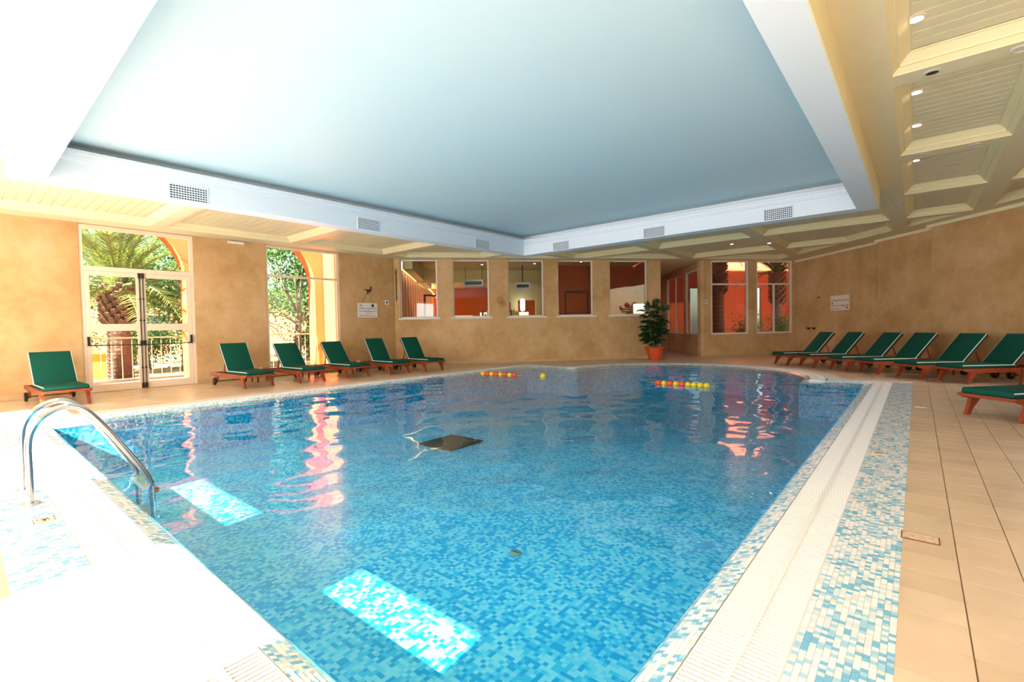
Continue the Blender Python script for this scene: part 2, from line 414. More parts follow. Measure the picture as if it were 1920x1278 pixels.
out = t.nodes.new('ShaderNodeOutputMaterial'); tr = t.nodes.new('ShaderNodeBsdfTransparent'); gl = t.nodes.new('ShaderNodeBsdfGlossy')
mx = t.nodes.new('ShaderNodeMixShader'); gm = t.nodes.new('ShaderNodeNewGeometry'); vd = t.nodes.new('ShaderNodeVectorMath'); vd.operation = 'DOT_PRODUCT'
t.links.new(gm.outputs['Normal'], vd.inputs[0]); t.links.new(gm.outputs['Incoming'], vd.inputs[1])
sch = math_node(t, 'POWER', math_node(t, 'SUBTRACT', None, math_node(t, 'ABSOLUTE', vd.outputs['Value']), va=1.0), vb=5.0)
frs = math_node(t, 'ADD', math_node(t, 'MULTIPLY', sch, vb=0.98), vb=0.02)
tr.inputs['Color'].default_value = (0.78, 0.96, 1.0, 1); gl.inputs['Roughness'].default_value = 0.0
t.links.new(frs, mx.inputs[0]); t.links.new(tr.outputs[0], mx.inputs[1]); t.links.new(gl.outputs[0], mx.inputs[2]); t.links.new(mx.outputs[0], out.inputs[0])
me.materials.append(mw)
water = bpy.data.objects.new('pool_water', me); COL.objects.link(water)
water['label'] = 'clear blue rippled water filling the swimming pool'; water['category'] = 'water'; water['kind'] = 'stuff'
# ---- left wall with the double door and the tall window
dY0, dY1, wY0, wY1 = 1.87, 4.02, 5.76, 7.98
WT = 0.30
wl, ml = wall('wall_left', (LWX, NY), (LWX, P_L1.y), WT, 0, 4.0, [(dY0-NY, dY1-NY, 0.0, 3.70), (wY0-NY, wY1-NY, 0.10, 3.71)])
# ---- far wall (five interior windows), return piece
FU0 = -4.06
pF0 = FWp(FU0); mtF, LF = frame_mtx(pF0, P_F1)
su = math.hypot(1, 0.16)
def fs_(u): return (u-FU0)*su
FWIN = [(-3.86, -2.60), (-2.06, -0.78), (-0.10, 1.20), (1.73, 3.06), (3.70, 5.18)]
wf, mf = wall('wall_far', pF0, P_F1, 0.22, 0, 4.0, [(fs_(a), fs_(c), 1.66, 3.71) for a, c in FWIN])
for k, (a, c) in enumerate(FWIN):
    glazing('window_%d' % (k+2), mf, fs_(a), fs_(c), 1.66, 3.71, 0.12, 0.045, mat=M['frame'], sill=0.05)
wall('wall_return', (LWX-0.02, P_L1.y-0.001), (LWX-0.02, P_L1.y+0.16), 0.25, 0, 4.0, [])
# ---- courtyard wall with two windows
wg, mg = wall('wall_courtyard', P_G0, P_G1, 0.22, 0, 4.0, [((7.75-7.31)*su, (9.32-7.31)*su, 0.85, 3.715), ((9.66-7.31)*su, (11.22-7.31)*su, 0.85, 3.715)])
glazing('window_7', mg, 0.44*su, 2.01*su, 0.85, 3.715, 0.02, 0.06, (), (2.80,), mat=M['frame'])
w8 = glazing('window_8', mg, 2.35*su, 3.91*su, 0.85, 3.715, 0.02, 0.06, (3.13*su,), (2.80,), mat=M['frame'])
# ---- corridor (recess) right side wall with glazing, left side wall and end wall
c0, c1 = UD(7.31, 18.47), UD(7.75, 25.5)
wc, mc = wall('wall_corridor_right', c0, c1, 0.15, 0, 4.0, [(0.35, 1.95, 0.85, 3.45), (2.2, 5.0, 0.85, 3.45)], side=-1)
glazing('window_9', mc, 0.35, 1.95, 0.85, 3.45, 0.04, 0.06, (), (), mat=M['frame'], sidedir=-1)
glazing('window_10', mc, 2.2, 5.0, 0.85, 3.45, 0.04, 0.06, (3.6,), (), mat=M['frame'], sidedir=-1)
wall('wall_corridor_left', UD(5.70, 18.21), UD(5.62, 25.5), 0.12, 0, 4.0, [(1.2, 6.2, 0.0, 2.9)], M['redwall'], side=1)
wall('wall_corridor_end', UD(5.4, 25.5), UD(8.1, 25.5), 0.15, 0, 4.0, [(0.7, 1.9, 0, 2.4)], M['redwall'])
# ---- right wall in three steps
wall('wall_right_1', UD(R1U, 19.5), UD(R1U, 14.5), 0.3, 0, 4.0, [])
wall('wall_right_2', UD(R2U, 14.55), UD(R2U, 12.3), 0.55, 0, 4.0, [])
r3a, r3b = UD(R3U, 12.35), P_R3b
L3 = (r3b-r3a).length
R3O = [(12.35-9.95, 12.35-5.2, 1.65, 3.7)]
wr, mr = wall('wall_right_3', r3a, r3b, 0.15, 0, 4.0, R3O)
# ---- unseen glazed side and near wall (they let the sun and the daylight in)
we, me_ = wall('wall_east', P_R3b, (EX, NY), 0.3, 0, 4.0, [])
wn, mn = wall('wall_near', (EX, NY), (LWX, NY), 0.3, 0, 4.0, [(EX-x1, EX-x0, 0.1, 3.3) for x0, x1 in NEARW])
# ================================================================== CEILING
BO = (-9.05, -0.54, 0.55, 11.20)      # bulkhead outer rectangle
BI = (-8.70, -0.86, 0.90, 10.85)      # bulkhead inner rectangle
ZB, ZT, ZBLUE = 3.35, 3.78, 3.90
roof = struct(fill_poly(room, None, 4.02, 'roof', M['white'], flip=True))
# convex clipping of coffer cells
def clip(poly, a, b, c):              # keep a*x+b*y <= c
    out = []
    for i in range(len(poly)):
        p, q = poly[i], poly[(i+1) % len(poly)]
        fp, fq = a*p[0]+b*p[1]-c, a*q[0]+b*q[1]-c
        if fp <= 0: out.append(p)
        if fp*fq < 0:
            t_ = fp/(fp-fq); out.append((p[0]+(q[0]-p[0])*t_, p[1]+(q[1]-p[1])*t_))
    return out
def area2(p): return 0.5*sum(p[i][0]*p[(i+1) % len(p)][1]-p[(i+1) % len(p)][0]*p[i][1] for i in range(len(p)))
def inset(poly, d):
    n = len(poly); res = []
    for i in range(n):
        p0, p1, p2 = Vector(poly[i-1]), Vector(poly[i]), Vector(poly[(i+1) % n])
        e1 = (p1-p0).normalized(); e2 = (p2-p1).normalized(); n1 = Vector((-e1.y, e1.x)); n2 = Vector((-e2.y, e2.x))
        k = 1+n1.dot(n2); res.append(tuple(p1+(n1+n2)*(d/k)))
    return res
cu_, su_ = math.cos(YAW), math.sin(YAW)
YB = [-2.95, 0.12, 3.16, 6.32, 9.36, 12.25, 15.05, 18.15, 21.5]
cells = []
bw = 0.14
for j in range(len(YB)-1):
    y0, y1 = YB[j]+bw, YB[j+1]-bw
    # left aisle
    if y1 < 12.3: cells.append(('L', (-13.25, -9.42, y0, y1)))
    # right aisle columns
    for x0, x1 in ((-0.20, 0.95), (1.25, 2.45), (2.75, 4.2)):
        if y0 < 16: cells.append(('R', (x0, x1, y0, y1)))
XBm = [-13.25-0.16, -9.58, -6.52, -3.46, -0.36]
for i in range(4):
    x0, x1 = XBm[i]+0.16, XBm[i+1]-0.16
    for (y0, y1) in ((11.5 if i else 12.39, 14.9), (15.2, 18.0), (18.3, 21.4)):
        cells.append(('F', (x0, x1, y0, y1)))
    for (y0, y1) in ((-2.3, 0.3),): 
        if i: cells.append(('F', (x0, x1, y0, y1)))
polys = []
for kind, (x0, x1, y0, y1) in cells:
    p = [(x0, y0), (x1, y0), (x1, y1), (x0, y1)]
    p = clip(p, 0, -1, 2.3); p = clip(p, nF[0], nF[1], 17.3-0.42); p = clip(p, cu_, su_, R3U-0.45) if len(p) > 2 else p
    if len(p) < 3 or area2(p) < 0.5: continue
    q = []                                    # drop near-duplicate corners
    for pt in p:
        if not q or (Vector(pt)-Vector(q[-1])).length > 0.02: q.append(pt)
    rect = len(q) == 4 and abs(area2(q)-(x1-x0)*(y1-y0)) < 1e-3
    polys.append((kind, q, rect))
# soffit of the beams
bm = bmesh.new(); es = []
rc = [(LWX-0.05, NY-0.05), (EX+0.05, NY-0.05), (EX+0.05, P_R3b.y+0.05), tuple(UD(R3U+0.05, 12.2).xy), tuple(UD(R1U+0.1, 12.4).xy), tuple(UD(R1U+0.1, 19.15).xy), tuple(FWp(7.35).xy),
      tuple(UD(7.9, 25.6).xy), tuple(UD(5.55, 25.6).xy), tuple(FWp(5.66).xy), (LWX-0.05, 10.1)]
loops = [rc, [(BO[0], BO[2]), (BO[1], BO[2]), (BO[1], BO[3]), (BO[0], BO[3])]]+[p for _, p, _ in polys]
for lp in loops:
    vs = [bm.verts.new((p[0], p[1], HC)) for p in lp]
    es += [bm.edges.new((vs[i], vs[(i+1) % len(vs)])) for i in range(len(vs))]
bmesh.ops.triangle_fill(bm, use_beauty=True, use_dissolve=False, edges=es)
for f in bm.faces:
    f.normal_update()
    if f.normal.z > 0: f.normal_flip()
me = bpy.data.meshes.new('ceiling'); bm.to_mesh(me); bm.free(); me.materials.append(M['cream'])
ceiling = bpy.data.objects.new('ceiling', me); COL.objects.link(ceiling); struct(ceiling)
# grooved boarding for coffers whose boards are too thin to build
mgv, t, bs, L_ = nmat('boarding'); gg = t.nodes.new('ShaderNodeNewGeometry'); sp = t.nodes.new('ShaderNodeSeparateXYZ'); L_(gg.outputs['Position'], sp.inputs[0])
fr = math_node(t, 'FRACT', math_node(t, 'DIVIDE', sp.outputs[1], vb=0.165)); e_ = math_node(t, 'GREATER_THAN', math_node(t, 'ABSOLUTE', math_node(t, 'SUBTRACT', fr, vb=0.5)), vb=0.46)
bs.inputs['Base Color'].default_value = (*rgb(230,222,186), 1); bs.inputs['Roughness'].default_value = 0.55
bpn = t.nodes.new('ShaderNodeBump'); bpn.invert = True; bpn.inputs['Distance'].default_value = 0.01; L_(e_, bpn.inputs['Height']); L_(bpn.outputs[0], bs.inputs['Normal'])
M['boarding'] = mgv
M['board'] = plain('board_cream', rgb(230,222,186), 0.5, var=0.03)
MPROF = [(0.0, 0.0), (0.0, 0.012), (0.045, 0.055), (0.06, 0.055), (0.06, 0.075), (0.125, 0.135), (0.14, 0.135), (0.14, 0.15)]
unit_board = MB().box(-0.5, 0.5, -0.0735, 0.0735, 0, 0.012).build('board', M['board']); ubm = unit_board.data; bpy.data.objects.remove(unit_board)
nb = 0
for kind, p, rect in polys:
    rings = [[(x, y, HC+dz) for x, y in inset(p, d)] for d, dz in MPROF]
    b = MB(); n = len(p)
    for k in range(len(rings)-1):
        base = len(b.v); b.v += rings[k]+rings[k+1]
        for i in range(n): j = (i+1) % n; b.f.append((base+i, base+j, base+n+j, base+n+i)); b.m.append(0)
    b.build('coffer_molding', M['creamtrim'], ceiling, fixn=False)
    ip = inset(p, 0.14)
    cxm = sum(q[0] for q in p)/len(p); cym = sum(q[1] for q in p)/len(p)
    near = rect and ((kind == 'R' and 0 < cxm < 2.0 and 2.5 < cym < 13 and cxm < 1.0) or (kind == 'L' and 0.5 < cym < 11))
    pan = MB(); pan.v += [(x, y, HC+(0.164 if near else 0.15)) for x, y in ip]; pan.f.append(tuple(range(len(ip)-1, -1, -1))); pan.m.append(0)
    pan.build('coffer_panel', M['creamtrim'] if near else M['boarding'], ceiling, fixn=False)
    if near:
        x0, x1 = min(q[0] for q in ip), max(q[0] for q in ip); y0, y1 = min(q[1] for q in ip), max(q[1] for q in ip)
        k = int((y1-y0)/0.165); pt = (y1-y0)/k
        for i in range(k):
            link('board', ubm, ceiling, ((x0+x1)/2, y0+pt*(i+0.5), HC+0.15), scale=(x1-x0, pt/0.165, 1)); nb += 1
# the dropped bulkhead round the blue ceiling
def ring(b, r0_, r1_, z0, z1, mi=0):
    """rectangular tube ring between outer r0_ and inner r1_"""
    (a0, a1, c0_, c1_), (i0, i1, k0, k1) = r0_, r1_
    O = [(a0, c0_), (a1, c0_), (a1, c1_), (a0, c1_)]; I = [(i0, k0), (i1, k0), (i1, k1), (i0, k1)]
    vs = [(x, y, z0) for x, y in O]+[(x, y, z0) for x, y in I]+[(x, y, z1) for x, y in O]+[(x, y, z1) for x, y in I]
    fs = []
    for i in range(4):
        j = (i+1) % 4
        fs += [(i, j, 4+j, 4+i), (8+j, 8+i, 12+i, 12+j), (j, i, 8+i, 8+j), (4+i, 4+j, 12+j, 12+i)]
    b.add(vs, fs, mi)
def exp(r, e): return (r[0]-e, r[1]+e, r[2]-e, r[3]+e)
bulk = struct(MB().box(0, 0.001, 0, 0.001, 3.9, 3.901).build('ceiling_bulkhead', M['white'])) if False else None
b = MB(); ring(b, exp(BO, -0.012), BI, ZB, ZT); bulk = struct(b.build('trim_2', M['white']))
b = MB(); ring(b, BO, exp(BO, -0.012), ZB, HC+0.02); b.build('outer_fascia', M['ochretrim'], bulk)
b = MB(); ring(b, BI, exp(BI, -0.035), ZT-0.13, ZT-0.10); ring(b, BI, exp(BI, -0.06), ZT-0.10, ZT-0.045); ring(b, BI, exp(BI, -0.09), ZT-0.045, ZT); b.build('cornice', M['white'], bulk)
b = MB(); ring(b, exp(BI, 0.2), exp(BI, 0.16), ZT-0.02, ZBLUE+0.02); b.build('cove_wall', M['cove'], bulk)
b = MB(); e = exp(BI, 0.19); b.v += [(e[0], e[2], ZBLUE), (e[1], e[2], ZBLUE), (e[1], e[3], ZBLUE), (e[0], e[3], ZBLUE)]; b.f.append((3, 2, 1, 0)); b.m.append(0)
b.build('blue_ceiling_panel', M['bluec'], bulk, fixn=False)
# air vents in the bulkhead
vent_label = 'white slotted air vent in the pale bulkhead %s'
def vent(loc, rz, label):
    r = empty('air_vent', loc, rz); tag(r, label, 'vent', 'air vents in the bulkhead')
    b = MB(); w, h = 0.25, 0.11
    b.box(-w-.02, w+.02, 0, 0.012, -h-.02, -h); b.box(-w-.02, w+.02, 0, 0.012, h, h+.02); b.box(-w-.02, -w, 0, 0.012, -h, h); b.box(w, w+.02, 0, 0.012, -h, h)
    b.build('frame', M['white'], r)
    MB().box(-w, w, 0, 0.004, -h, h).build('backing', M['black'], r)
    for i in range(6): MB().box(-w, w, 0.0035, 0.012, -h+.022+i*.036, -h+.036+i*.036).build('slat', M['white'], r)
    b = MB()
    for i in range(13): b.box(-w+.036*i+.025, -w+.036*i+.033, 0.0045, 0.0125, -h, h)
    b.build('fins', M['white'], r)
for i, (y, lab) in enumerate(((2.5, 'opposite the glazed double door'), (5.72, 'opposite the tall garden window'), (9.12, 'next to the inner corner, garden side'))):
    vent((BI[0], y, 3.475), -PI/2, vent_label % lab)
for i, (x, lab) in enumerate(((-7.4, 'next to the inner corner, interior-window side'), (-4.75, 'over the bubbling curve of the pool'), (-2.14, 'above the end of the long gutter'))):
    vent((x, BI[3], 3.475), PI, vent_label % lab)
# cornice strips at the top of the right walls
k_ = 1
for (u, d0, d1) in ((R1U, 19.1, 14.5), (R2U, 14.6, 12.3), (R3U, 12.45, 8.0)):
    mt, L = frame_mtx(UD(u, d0), UD(u, d1)); k_ += 1
    struct(MB().box(0, L, -0.07, 0.0, 3.64, 3.72).build('trim_%d' % (k_+1), M['creamtrim'], mtx=mt))
# skirtings
mt, L = frame_mtx((LWX, NY), (LWX, P_L1.y))
for a, c, nm in ((0, dY0-NY, 'baseboard_left_1'), (dY1-NY, L, 'baseboard_left_2')): struct(MB().box(a, c, -0.015, 0, 0, 0.10).build(nm, M['base'], mtx=mt))
mt, L = frame_mtx(pF0, P_F1); struct(MB().box(0.03, L, -0.015, 0, 0, 0.10).build('baseboard_far', M['base'], mtx=mt))
mt, L = frame_mtx(P_G0, P_G1); struct(MB().box(0, L, -0.015, 0, 0, 0.10).build('baseboard_courtyard', M['base'], mtx=mt))
for i, (u, d0, d1) in enumerate(((R1U, 19.1, 14.55), (R2U, 14.55, 12.35), (R3U, 12.35, 10.05))):
    mt, L = frame_mtx(UD(u, d0), UD(u, d1)); struct(MB().box(0, L, -0.015, 0, 0, 0.10).build('baseboard_right_%d' % (i+1), M['base'], mtx=mt))
# ================================================================== POOL EDGE
# ---- mosaic chips on the coping (right and near sides), the nearest ones as single pieces
cp = 0.0242
def chip_color(i, j, seed):
    rnd = random.Random(hash((i, j, seed)) & 0xffffffff)
    k = math.sin(i*0.55+seed)*math.cos(j*0.37+seed*2)*0.18
    r = rnd.random()+k
    return 3 if r < 0.19 else 2 if r < 0.34 else 1 if r < 0.58 else 4 if r < 0.62 else 0
def lip_z(o): return -0.10+(o/0.05)*0.055 if o < 0.05 else -0.045+(o-0.05)/0.12*0.045
chips = []      # (x, y, z, slope axis, tilt, colour)
for j in range(int((12.6-0.5)/cp)):                         # right border strip
    y = 0.52+cp*(j+0.5)
    for i in range(13): chips.append((-0.375+0.004+cp*(i+0.5)*0.998, y, 0.0, 'n', 0, chip_color(i, j, 1)))
    if y < 12.0:
        for i in range(5):                                   # right lip
            o = 0.168-cp*(i+0.5)
            if y > 0.95-o: chips.append((-0.85+o, y, lip_z(o), 'x', math.atan(0.375), chip_color(i, j, 2)))
for j in range(int((9.75+0.45-0.4)/cp)):                     # near border strip
    x = -10.1+cp*(j+0.5)
    for i in range(13): chips.append((x, 0.475-0.004-cp*(i+0.5)*0.998, 0.0, 'n', 0, chip_color(j, i, 3)))
    if -9.7 < x < -0.9:
        for i in range(5):
            o = 0.168-cp*(i+0.5); chips.append((x, 0.95-o, lip_z(o), 'y', -math.atan(0.375), chip_color(j, i, 4)))
def chip_key(c):
    q = proj(c[:3])
    return q[2] if q and -20 < q[0] < 1940 and q[1] < 1300 else 1e3
chips.sort(key=chip_key)
chip_mes = []
h = cp*0.47
for k in range(5):
    b = MB(); b.box(-h, h, -h, h, -0.004, 0.0012); o = b.build('mosaic_chip', M['chip'][k]); chip_mes.append(o.data); bpy.data.objects.remove(o)
for (x, y, z, ax, tl, ck) in chips[:295]:
    link('mosaic_chip', chip_mes[ck], coping, (x, y, z), (0, -tl, 0) if ax == 'x' else (-tl, 0, 0) if ax == 'y' else (0, 0, 0))
b = MB()
for (x, y, z, ax, tl, ck) in chips[295:]:
    s_ = math.tan(tl)*h
    def zz(dx, dy): return z+(s_*dx if ax == 'x' else s_*dy if ax == 'y' else 0)
    top = [(x+a*h, y+c*h, zz(a, c)+0.0012) for a, c in ((-1,-1),(1,-1),(1,1),(-1,1))]
    bot = [(p[0], p[1], p[2]-0.004) for p in top]
    b.add(bot+top, [(4,5,6,7),(0,1,5,4),(1,2,6,5),(2,3,7,6),(3,0,4,7)], ck)
o = b.build('mosaic_field', M['chip'], coping, fixn=False); o['kind'] = 'stuff'
coping.data.materials[0] = M['grout']; coping.data.materials[1] = M['mosaic']
# ---- gutter gratings: slats + spine + side rails
pitch = 0.027
unit_slat = MB().box(-0.148, 0.148, -0.0085, 0.0085, -0.024, -0.002).build('slat', M['grate']); slat_me = unit_slat.data; bpy.data.objects.remove(unit_slat)
def grating(label, p0, p1, single=295, close_first=True):
    """p0->p1 centre line"""
    mt, L = frame_mtx(p0, p1); ang = math.atan2(mt[1][0], mt[0][0])
    r = empty('gutter_grating', (p0[0], p0[1], 0), ang); tag(r, label, 'grating', 'white gutter gratings round the pool')
    MB().box(0, L, -0.013, 0.013, -0.024, 0.0005).build('spine', M['grate'], r)
    MB().box(0, L, -0.152, -0.142, -0.05, -0.004).build('side_rail', M['grate'], r)
    MB().box(0, L, 0.142, 0.152, -0.05, -0.004).build('side_rail', M['grate'], r)
    n = int(L/pitch); pos = []
    for i in range(n):
        x = pitch*(i+0.5); w = mt @ Vector((x, 0, 0)); q = proj(w)
        pos.append((q[2] if q and -60 < q[0] < 1980 and q[1] < 1330 else 900+i*.01, x))
    pos.sort()
    for d_, x in pos[:single]: link('slat', slat_me, r, (x, 0, 0), (0, 0, PI/2))
    if len(pos) > single:
        b = MB()
        for d_, x in pos[single:]: b.box(x-0.0085, x+0.0085, -0.148, 0.148, -0.022, -0.002)
        o = b.build('slat_field', M['grate'], r, fixn=False); o['kind'] = 'stuff'
    return r
gc = 0.3225
grating('long white gutter grating beside the tiled deck with loungers', (PX1+gc, PY0-0.475), (PX1+gc, PY1+0.475))
grating('white gutter grating running past the steel ladder foot', (PX1+0.165, PY0-gc), (PX0-0.475, PY0-gc))
grating('white gutter grating on the pool side facing the garden door', (PX0-gc, PY0-0.165), (PX0-gc, PY1+0.475))
xl = CX-math.sqrt((CR+gc)**2-0.1); xr = 2*CX-xl
grating('short white gutter grating between the curved pool end and the loungers', (xr+0.2, PY1+gc), (PX1+0.165, PY1+gc))
grating('short white gutter grating between the curved pool end and the far corner', (PX0-0.165, PY1+gc), (xl-0.2, PY1+gc))
r = empty('gutter_grating', (CX, CY, 0)); tag(r, 'curved white gutter grating round the bubbling pool end', 'grating', 'white gutter gratings round the pool')
def arc_band(ra, rb, z0, z1, n=60):
    b = MB()
    for i in range(n):
        a, c = [0.02+(PI-0.04)*(i+k)/n for k in (0, 1)]
        P = lambda rr, an, z: (rr*math.cos(an), rr*math.sin(an), z)
        b.add([P(ra,a,z0),P(rb,a,z0),P(rb,c,z0),P(ra,c,z0),P(ra,a,z1),P(rb,a,z1),P(rb,c,z1),P(ra,c,z1)], [(3,2,1,0),(4,5,6,7),(0,1,5,4),(1,2,6,5),(2,3,7,6),(3,0,4,7)])
    return b
arc_band(CR+gc-0.013, CR+gc+0.013, -0.024, 0.0005).build('spine', M['grate'], r)
b = MB(); n = int(PI*(CR+gc)/pitch)
for i in range(n):
    a = PI*(i+0.5)/n; d_ = Vector((math.cos(a), math.sin(a), 0)); b.bar(d_*(CR+gc-0.148)+Vector((0,0,-.012)), d_*(CR+gc+0.148)+Vector((0,0,-.012)), 0.015, 0.02)
o = b.build('slat_field', M['grate'], r, fixn=False); o['kind'] = 'stuff'
# ---- depth-mark and cover plates let into the deck
M['plate'] = plain('plate_cream', rgb(232,214,190), 0.4); M['ink'] = plain('dark_print', rgb(110,80,62), 0.6)
def text_mesh(body, size, mat, name='lettering', align='CENTER'):
    c = bpy.data.curves.new(name, 'FONT'); c.body = body; c.size = size; c.align_x = align; c.align_y = 'CENTER'; c.extrude = 0.0004; c.resolution_u = 2
    tmp = bpy.data.objects.new(name, c); COL.objects.link(tmp); dg = bpy.context.evaluated_depsgraph_get()
    me = bpy.data.meshes.new_from_object(tmp.evaluated_get(dg)); bpy.data.objects.remove(tmp); bpy.data.curves.remove(c)
    me.materials.clear(); me.materials.append(mat); return me
def no_diving(parent, rz):
    b = MB()      # worn pictogram: swimmer figure in a ring of strokes
    b.bar((-.035,.012,.0042),(.03,.03,.0042),.010,.001); b.bar((-.03,-.004,.0042),(.035,.008,.0042),.009,.001); b.bar((-.004,.02,.0042),(-.02,-.022,.0042),.009,.001)
    b.bar((.006,.012,.0042),(.012,-.03,.0042),.009,.001); b.lathe([(.0001,.0038),(.011,.0038),(.011,.0048),(.0001,.0048)], 10, (.03,.0,0)); b.bar((-.04,-.03,.0042),(.0,-.036,.0042),.006,.001)
    return b.build('pictogram', M['ink'], parent)
for loc, lab in (((-0.275, 5.83), 'square safety plate with swimmer pictogram in the mosaic by the long grating'), ((-4.67, 0.385), 'square safety plate with swimmer pictogram in the mosaic by the ladder')):
    r = empty('safety_plate', (loc[0], loc[1], 0.001)); tag(r, lab, 'plate', 'safety plates set in the mosaic')
    MB().box(-.065, .065, -.055, .055, 0, .004).build('plate', M['plate'], r); no_diving(r, 0)
    b = MB(); 
    for s_ in (-1, 1): b.box(-.065, .065, s_*.055-.004*(s_ > 0), s_*.055+.004*(s_ < 0), .0038, .0046); b.box(s_*.065-.004*(s_ > 0), s_*.065+.004*(s_ < 0), -.055, .055, .0038, .0046)
    b.build('rim', M['ink'], r)
r = empty('access_cover', (0.022, 3.69, 0.0005)); tag(r, 'worn cream access cover with rusty edge let into the deck tiles', 'cover')
MB().box(-.082, .082, -.055, .055, 0, .006).build('lid', plain('worn_cream', rgb(226,196,166), 0.5, var=0.3, scale=40), r)
b = MB()
for s_ in (-1, 1): b.box(-.088, .088, s_*.055, s_*.061, 0, .005); b.box(s_*.082, s_*.088, -.055, .055, 0, .005)
b.build('rusty_rim', plain('rust', rgb(120,62,26), 0.8, var=0.3, scale=60), r)
r = empty('drain_slot', (0.045, 9.26, 0.0005)); tag(r, 'small pale slot drain in the tiles behind the long grating', 'drain')
MB().box(-.065, .065, -.03, .03, 0, .005).build('plate', M['plate'], r); MB().box(-.05, .05, -.004, .004, .0048, .0058).build('slot', M['ink'], r)
# ---- dark main drain and small inlet on the pool floor
r = empty('main_drain', (-6.63, 6.0, DEPTH+0.001), math.radians(2)); tag(r, 'dark square main drain on the pool floor under clear water', 'drain')
MB().box(-.42, .42, -.42, .42, 0, .03).build('drain_frame', plain('drain_dark', rgb(24,40,40), 0.6), r)
for i in range(9): MB().box(-.38, .38, -.36+i*.09-.03, -.36+i*.09+.03, .0295, .045).build('drain_bar', plain('drain_bar', rgb(36,56,56), 0.6) if i == 0 else bpy.data.materials['drain_bar'], r)
r = empty('pool_inlet', (-2.9, 3.41, DEPTH+0.001)); tag(r, 'small grey return inlet on the pool floor', 'inlet')
MB().lathe([(.06,0),(.06,.012),(.045,.02),(.0001,.02)], 20).build('inlet_ring', plain('inlet_grey', rgb(120,150,150), 0.5), r, angle=0.6)
MB().box(-.045,.045,-.008,.008,.0195,.024).build('inlet_slot', plain('inlet_slot', rgb(60,90,95), 0.5), r)
# ---- steel ladder
lad = empty('pool_ladder', (-5.44, 0.36, 0.0)); tag(lad, 'polished steel pool ladder with two arched handrails over the gutter', 'ladder')
ctrl = [(0.0,0.0),(0.0,0.25),(0.0,0.46),(0.025,0.575),(0.085,0.665),(0.17,0.715),(0.26,0.725),(0.34,0.68),(0.42,0.575),(0.50,0.45),(0.60,0.28),(0.69,0.12),(0.745,0.0),(0.76,-0.10),(0.765,-0.35),(0.765,-0.72)]
def smooth_pts(c, n=4):
    P = [Vector(p) for p in c]; out = []
    for i in range(len(P)-1):
        p0, p1, p2, p3 = P[max(i-1,0)], P[i], P[i+1], P[min(i+2,len(P)-1)]
        for k in range(n):
            s_ = k/n; out.append(0.5*((2*p1)+(p2-p0)*s_+(2*p0-5*p1+4*p2-p3)*s_*s_+(3*p1-p0-3*p2+p3)*s_**3))
    return out+[P[-1]]
sp_ = smooth_pts(ctrl)
for sx in (-0.26, 0.26):
    MB().tube([(sx, p[0], p[1]) for p in sp_], 0.0225, 16).build('handrail', M['steel'], lad, angle=1.0)
    MB().lathe([(0.058,0.001),(0.058,0.010),(0.05,0.018),(0.024,0.022)], 24, (sx, 0, 0)).build('base_flange', M['steel'], lad, angle=0.7)
    MB().lathe([(0.014,-.02),(0.022,-.012),(0.022,.012),(0.014,.02)], 12, (sx, 0.79, -0.10)).build('bumper', M['black'], lad, angle=0.7)
for z in (-0.075, -0.36, -0.64):
    tr_ = MB().box(-0.24, 0.24, 0.70, 0.80, z-0.012, z+0.012).build('tread', plain('tread_grey', rgb(178,186,184), 0.5) if z > -0.1 else bpy.data.materials['tread_grey'], lad)
    for k in range(5): MB().box(-0.22, 0.22, 0.715+k*.018, 0.721+k*.018, z+0.0115, z+0.0155).build('grip_ridge', M['steel'], tr_)
# ---- lane floats
def floats(name, label, a, c, cols):
    a, c = Vector(a), Vector(c); L = (c-a).length; ang = math.atan2((c-a).y, (c-a).x)
    r = empty(name, (a.x, a.y, WZ+0.02), ang); tag(r, label, 'float line')
    n = len(cols); w = L/n
    MB().tube([(-0.12, 0, -.0), (L+0.15, 0, -.005)], 0.006, 6).build('rope', plain('rope', rgb(196,176,96), 0.8) if 'rope' not in bpy.data.materials else bpy.data.materials['rope'], r)
    for i, ck in enumerate(cols):
        b = MB(); R_ = 0.062
        prof_ = [(0.012,-w*.49),(R_*.72,-w*.46),(R_*.97,-w*.3),(R_,0),(R_*.97,w*.3),(R_*.72,w*.46),(0.012,w*.49)]
        if ck == 'y': prof_ = [(0.012,-w*.49)]+[(R_*math.cos(q), w*.47*math.sin(q)) for q in (-1.1,-.6,0,.6,1.1)]+[(0.012,w*.49)]
        b.lathe(prof_, 16); o = b.build('float', FY if ck == 'y' else FR, r, angle=0.8); o.rotation_euler = (0, PI/2, 0); o.location = (w*(i+.5), 0, 0)
FY = plain('float_yellow', rgb(244,208,30), 0.4); FR = plain('float_red', rgb(236,84,52), 0.4)
floats('float_line', 'yellow and red float line near the far pool corner', (-9.42, 9.70), (-8.25, 9.88), 'yryryryr')
floats('float_line', 'red and yellow float line in front of the bubbling curve', (-4.46, 10.19), (-3.30, 10.26), 'ryryryyyy')
r = empty('float_ball', (-7.42, 9.97, WZ)); tag(r, 'single yellow float ball between the two float lines', 'float')
MB().lathe([(0.075*math.cos(q), 0.075*math.sin(q)) for q in np.linspace(-1.5, 1.5, 11)], 18, (0,0,.03)).build('ball', FY, r, smooth=True)
MB().tube([(-.10,0,.03),(-.07,0,.03)], .012, 8).build('eyelet', bpy.data.materials['rope'], r)

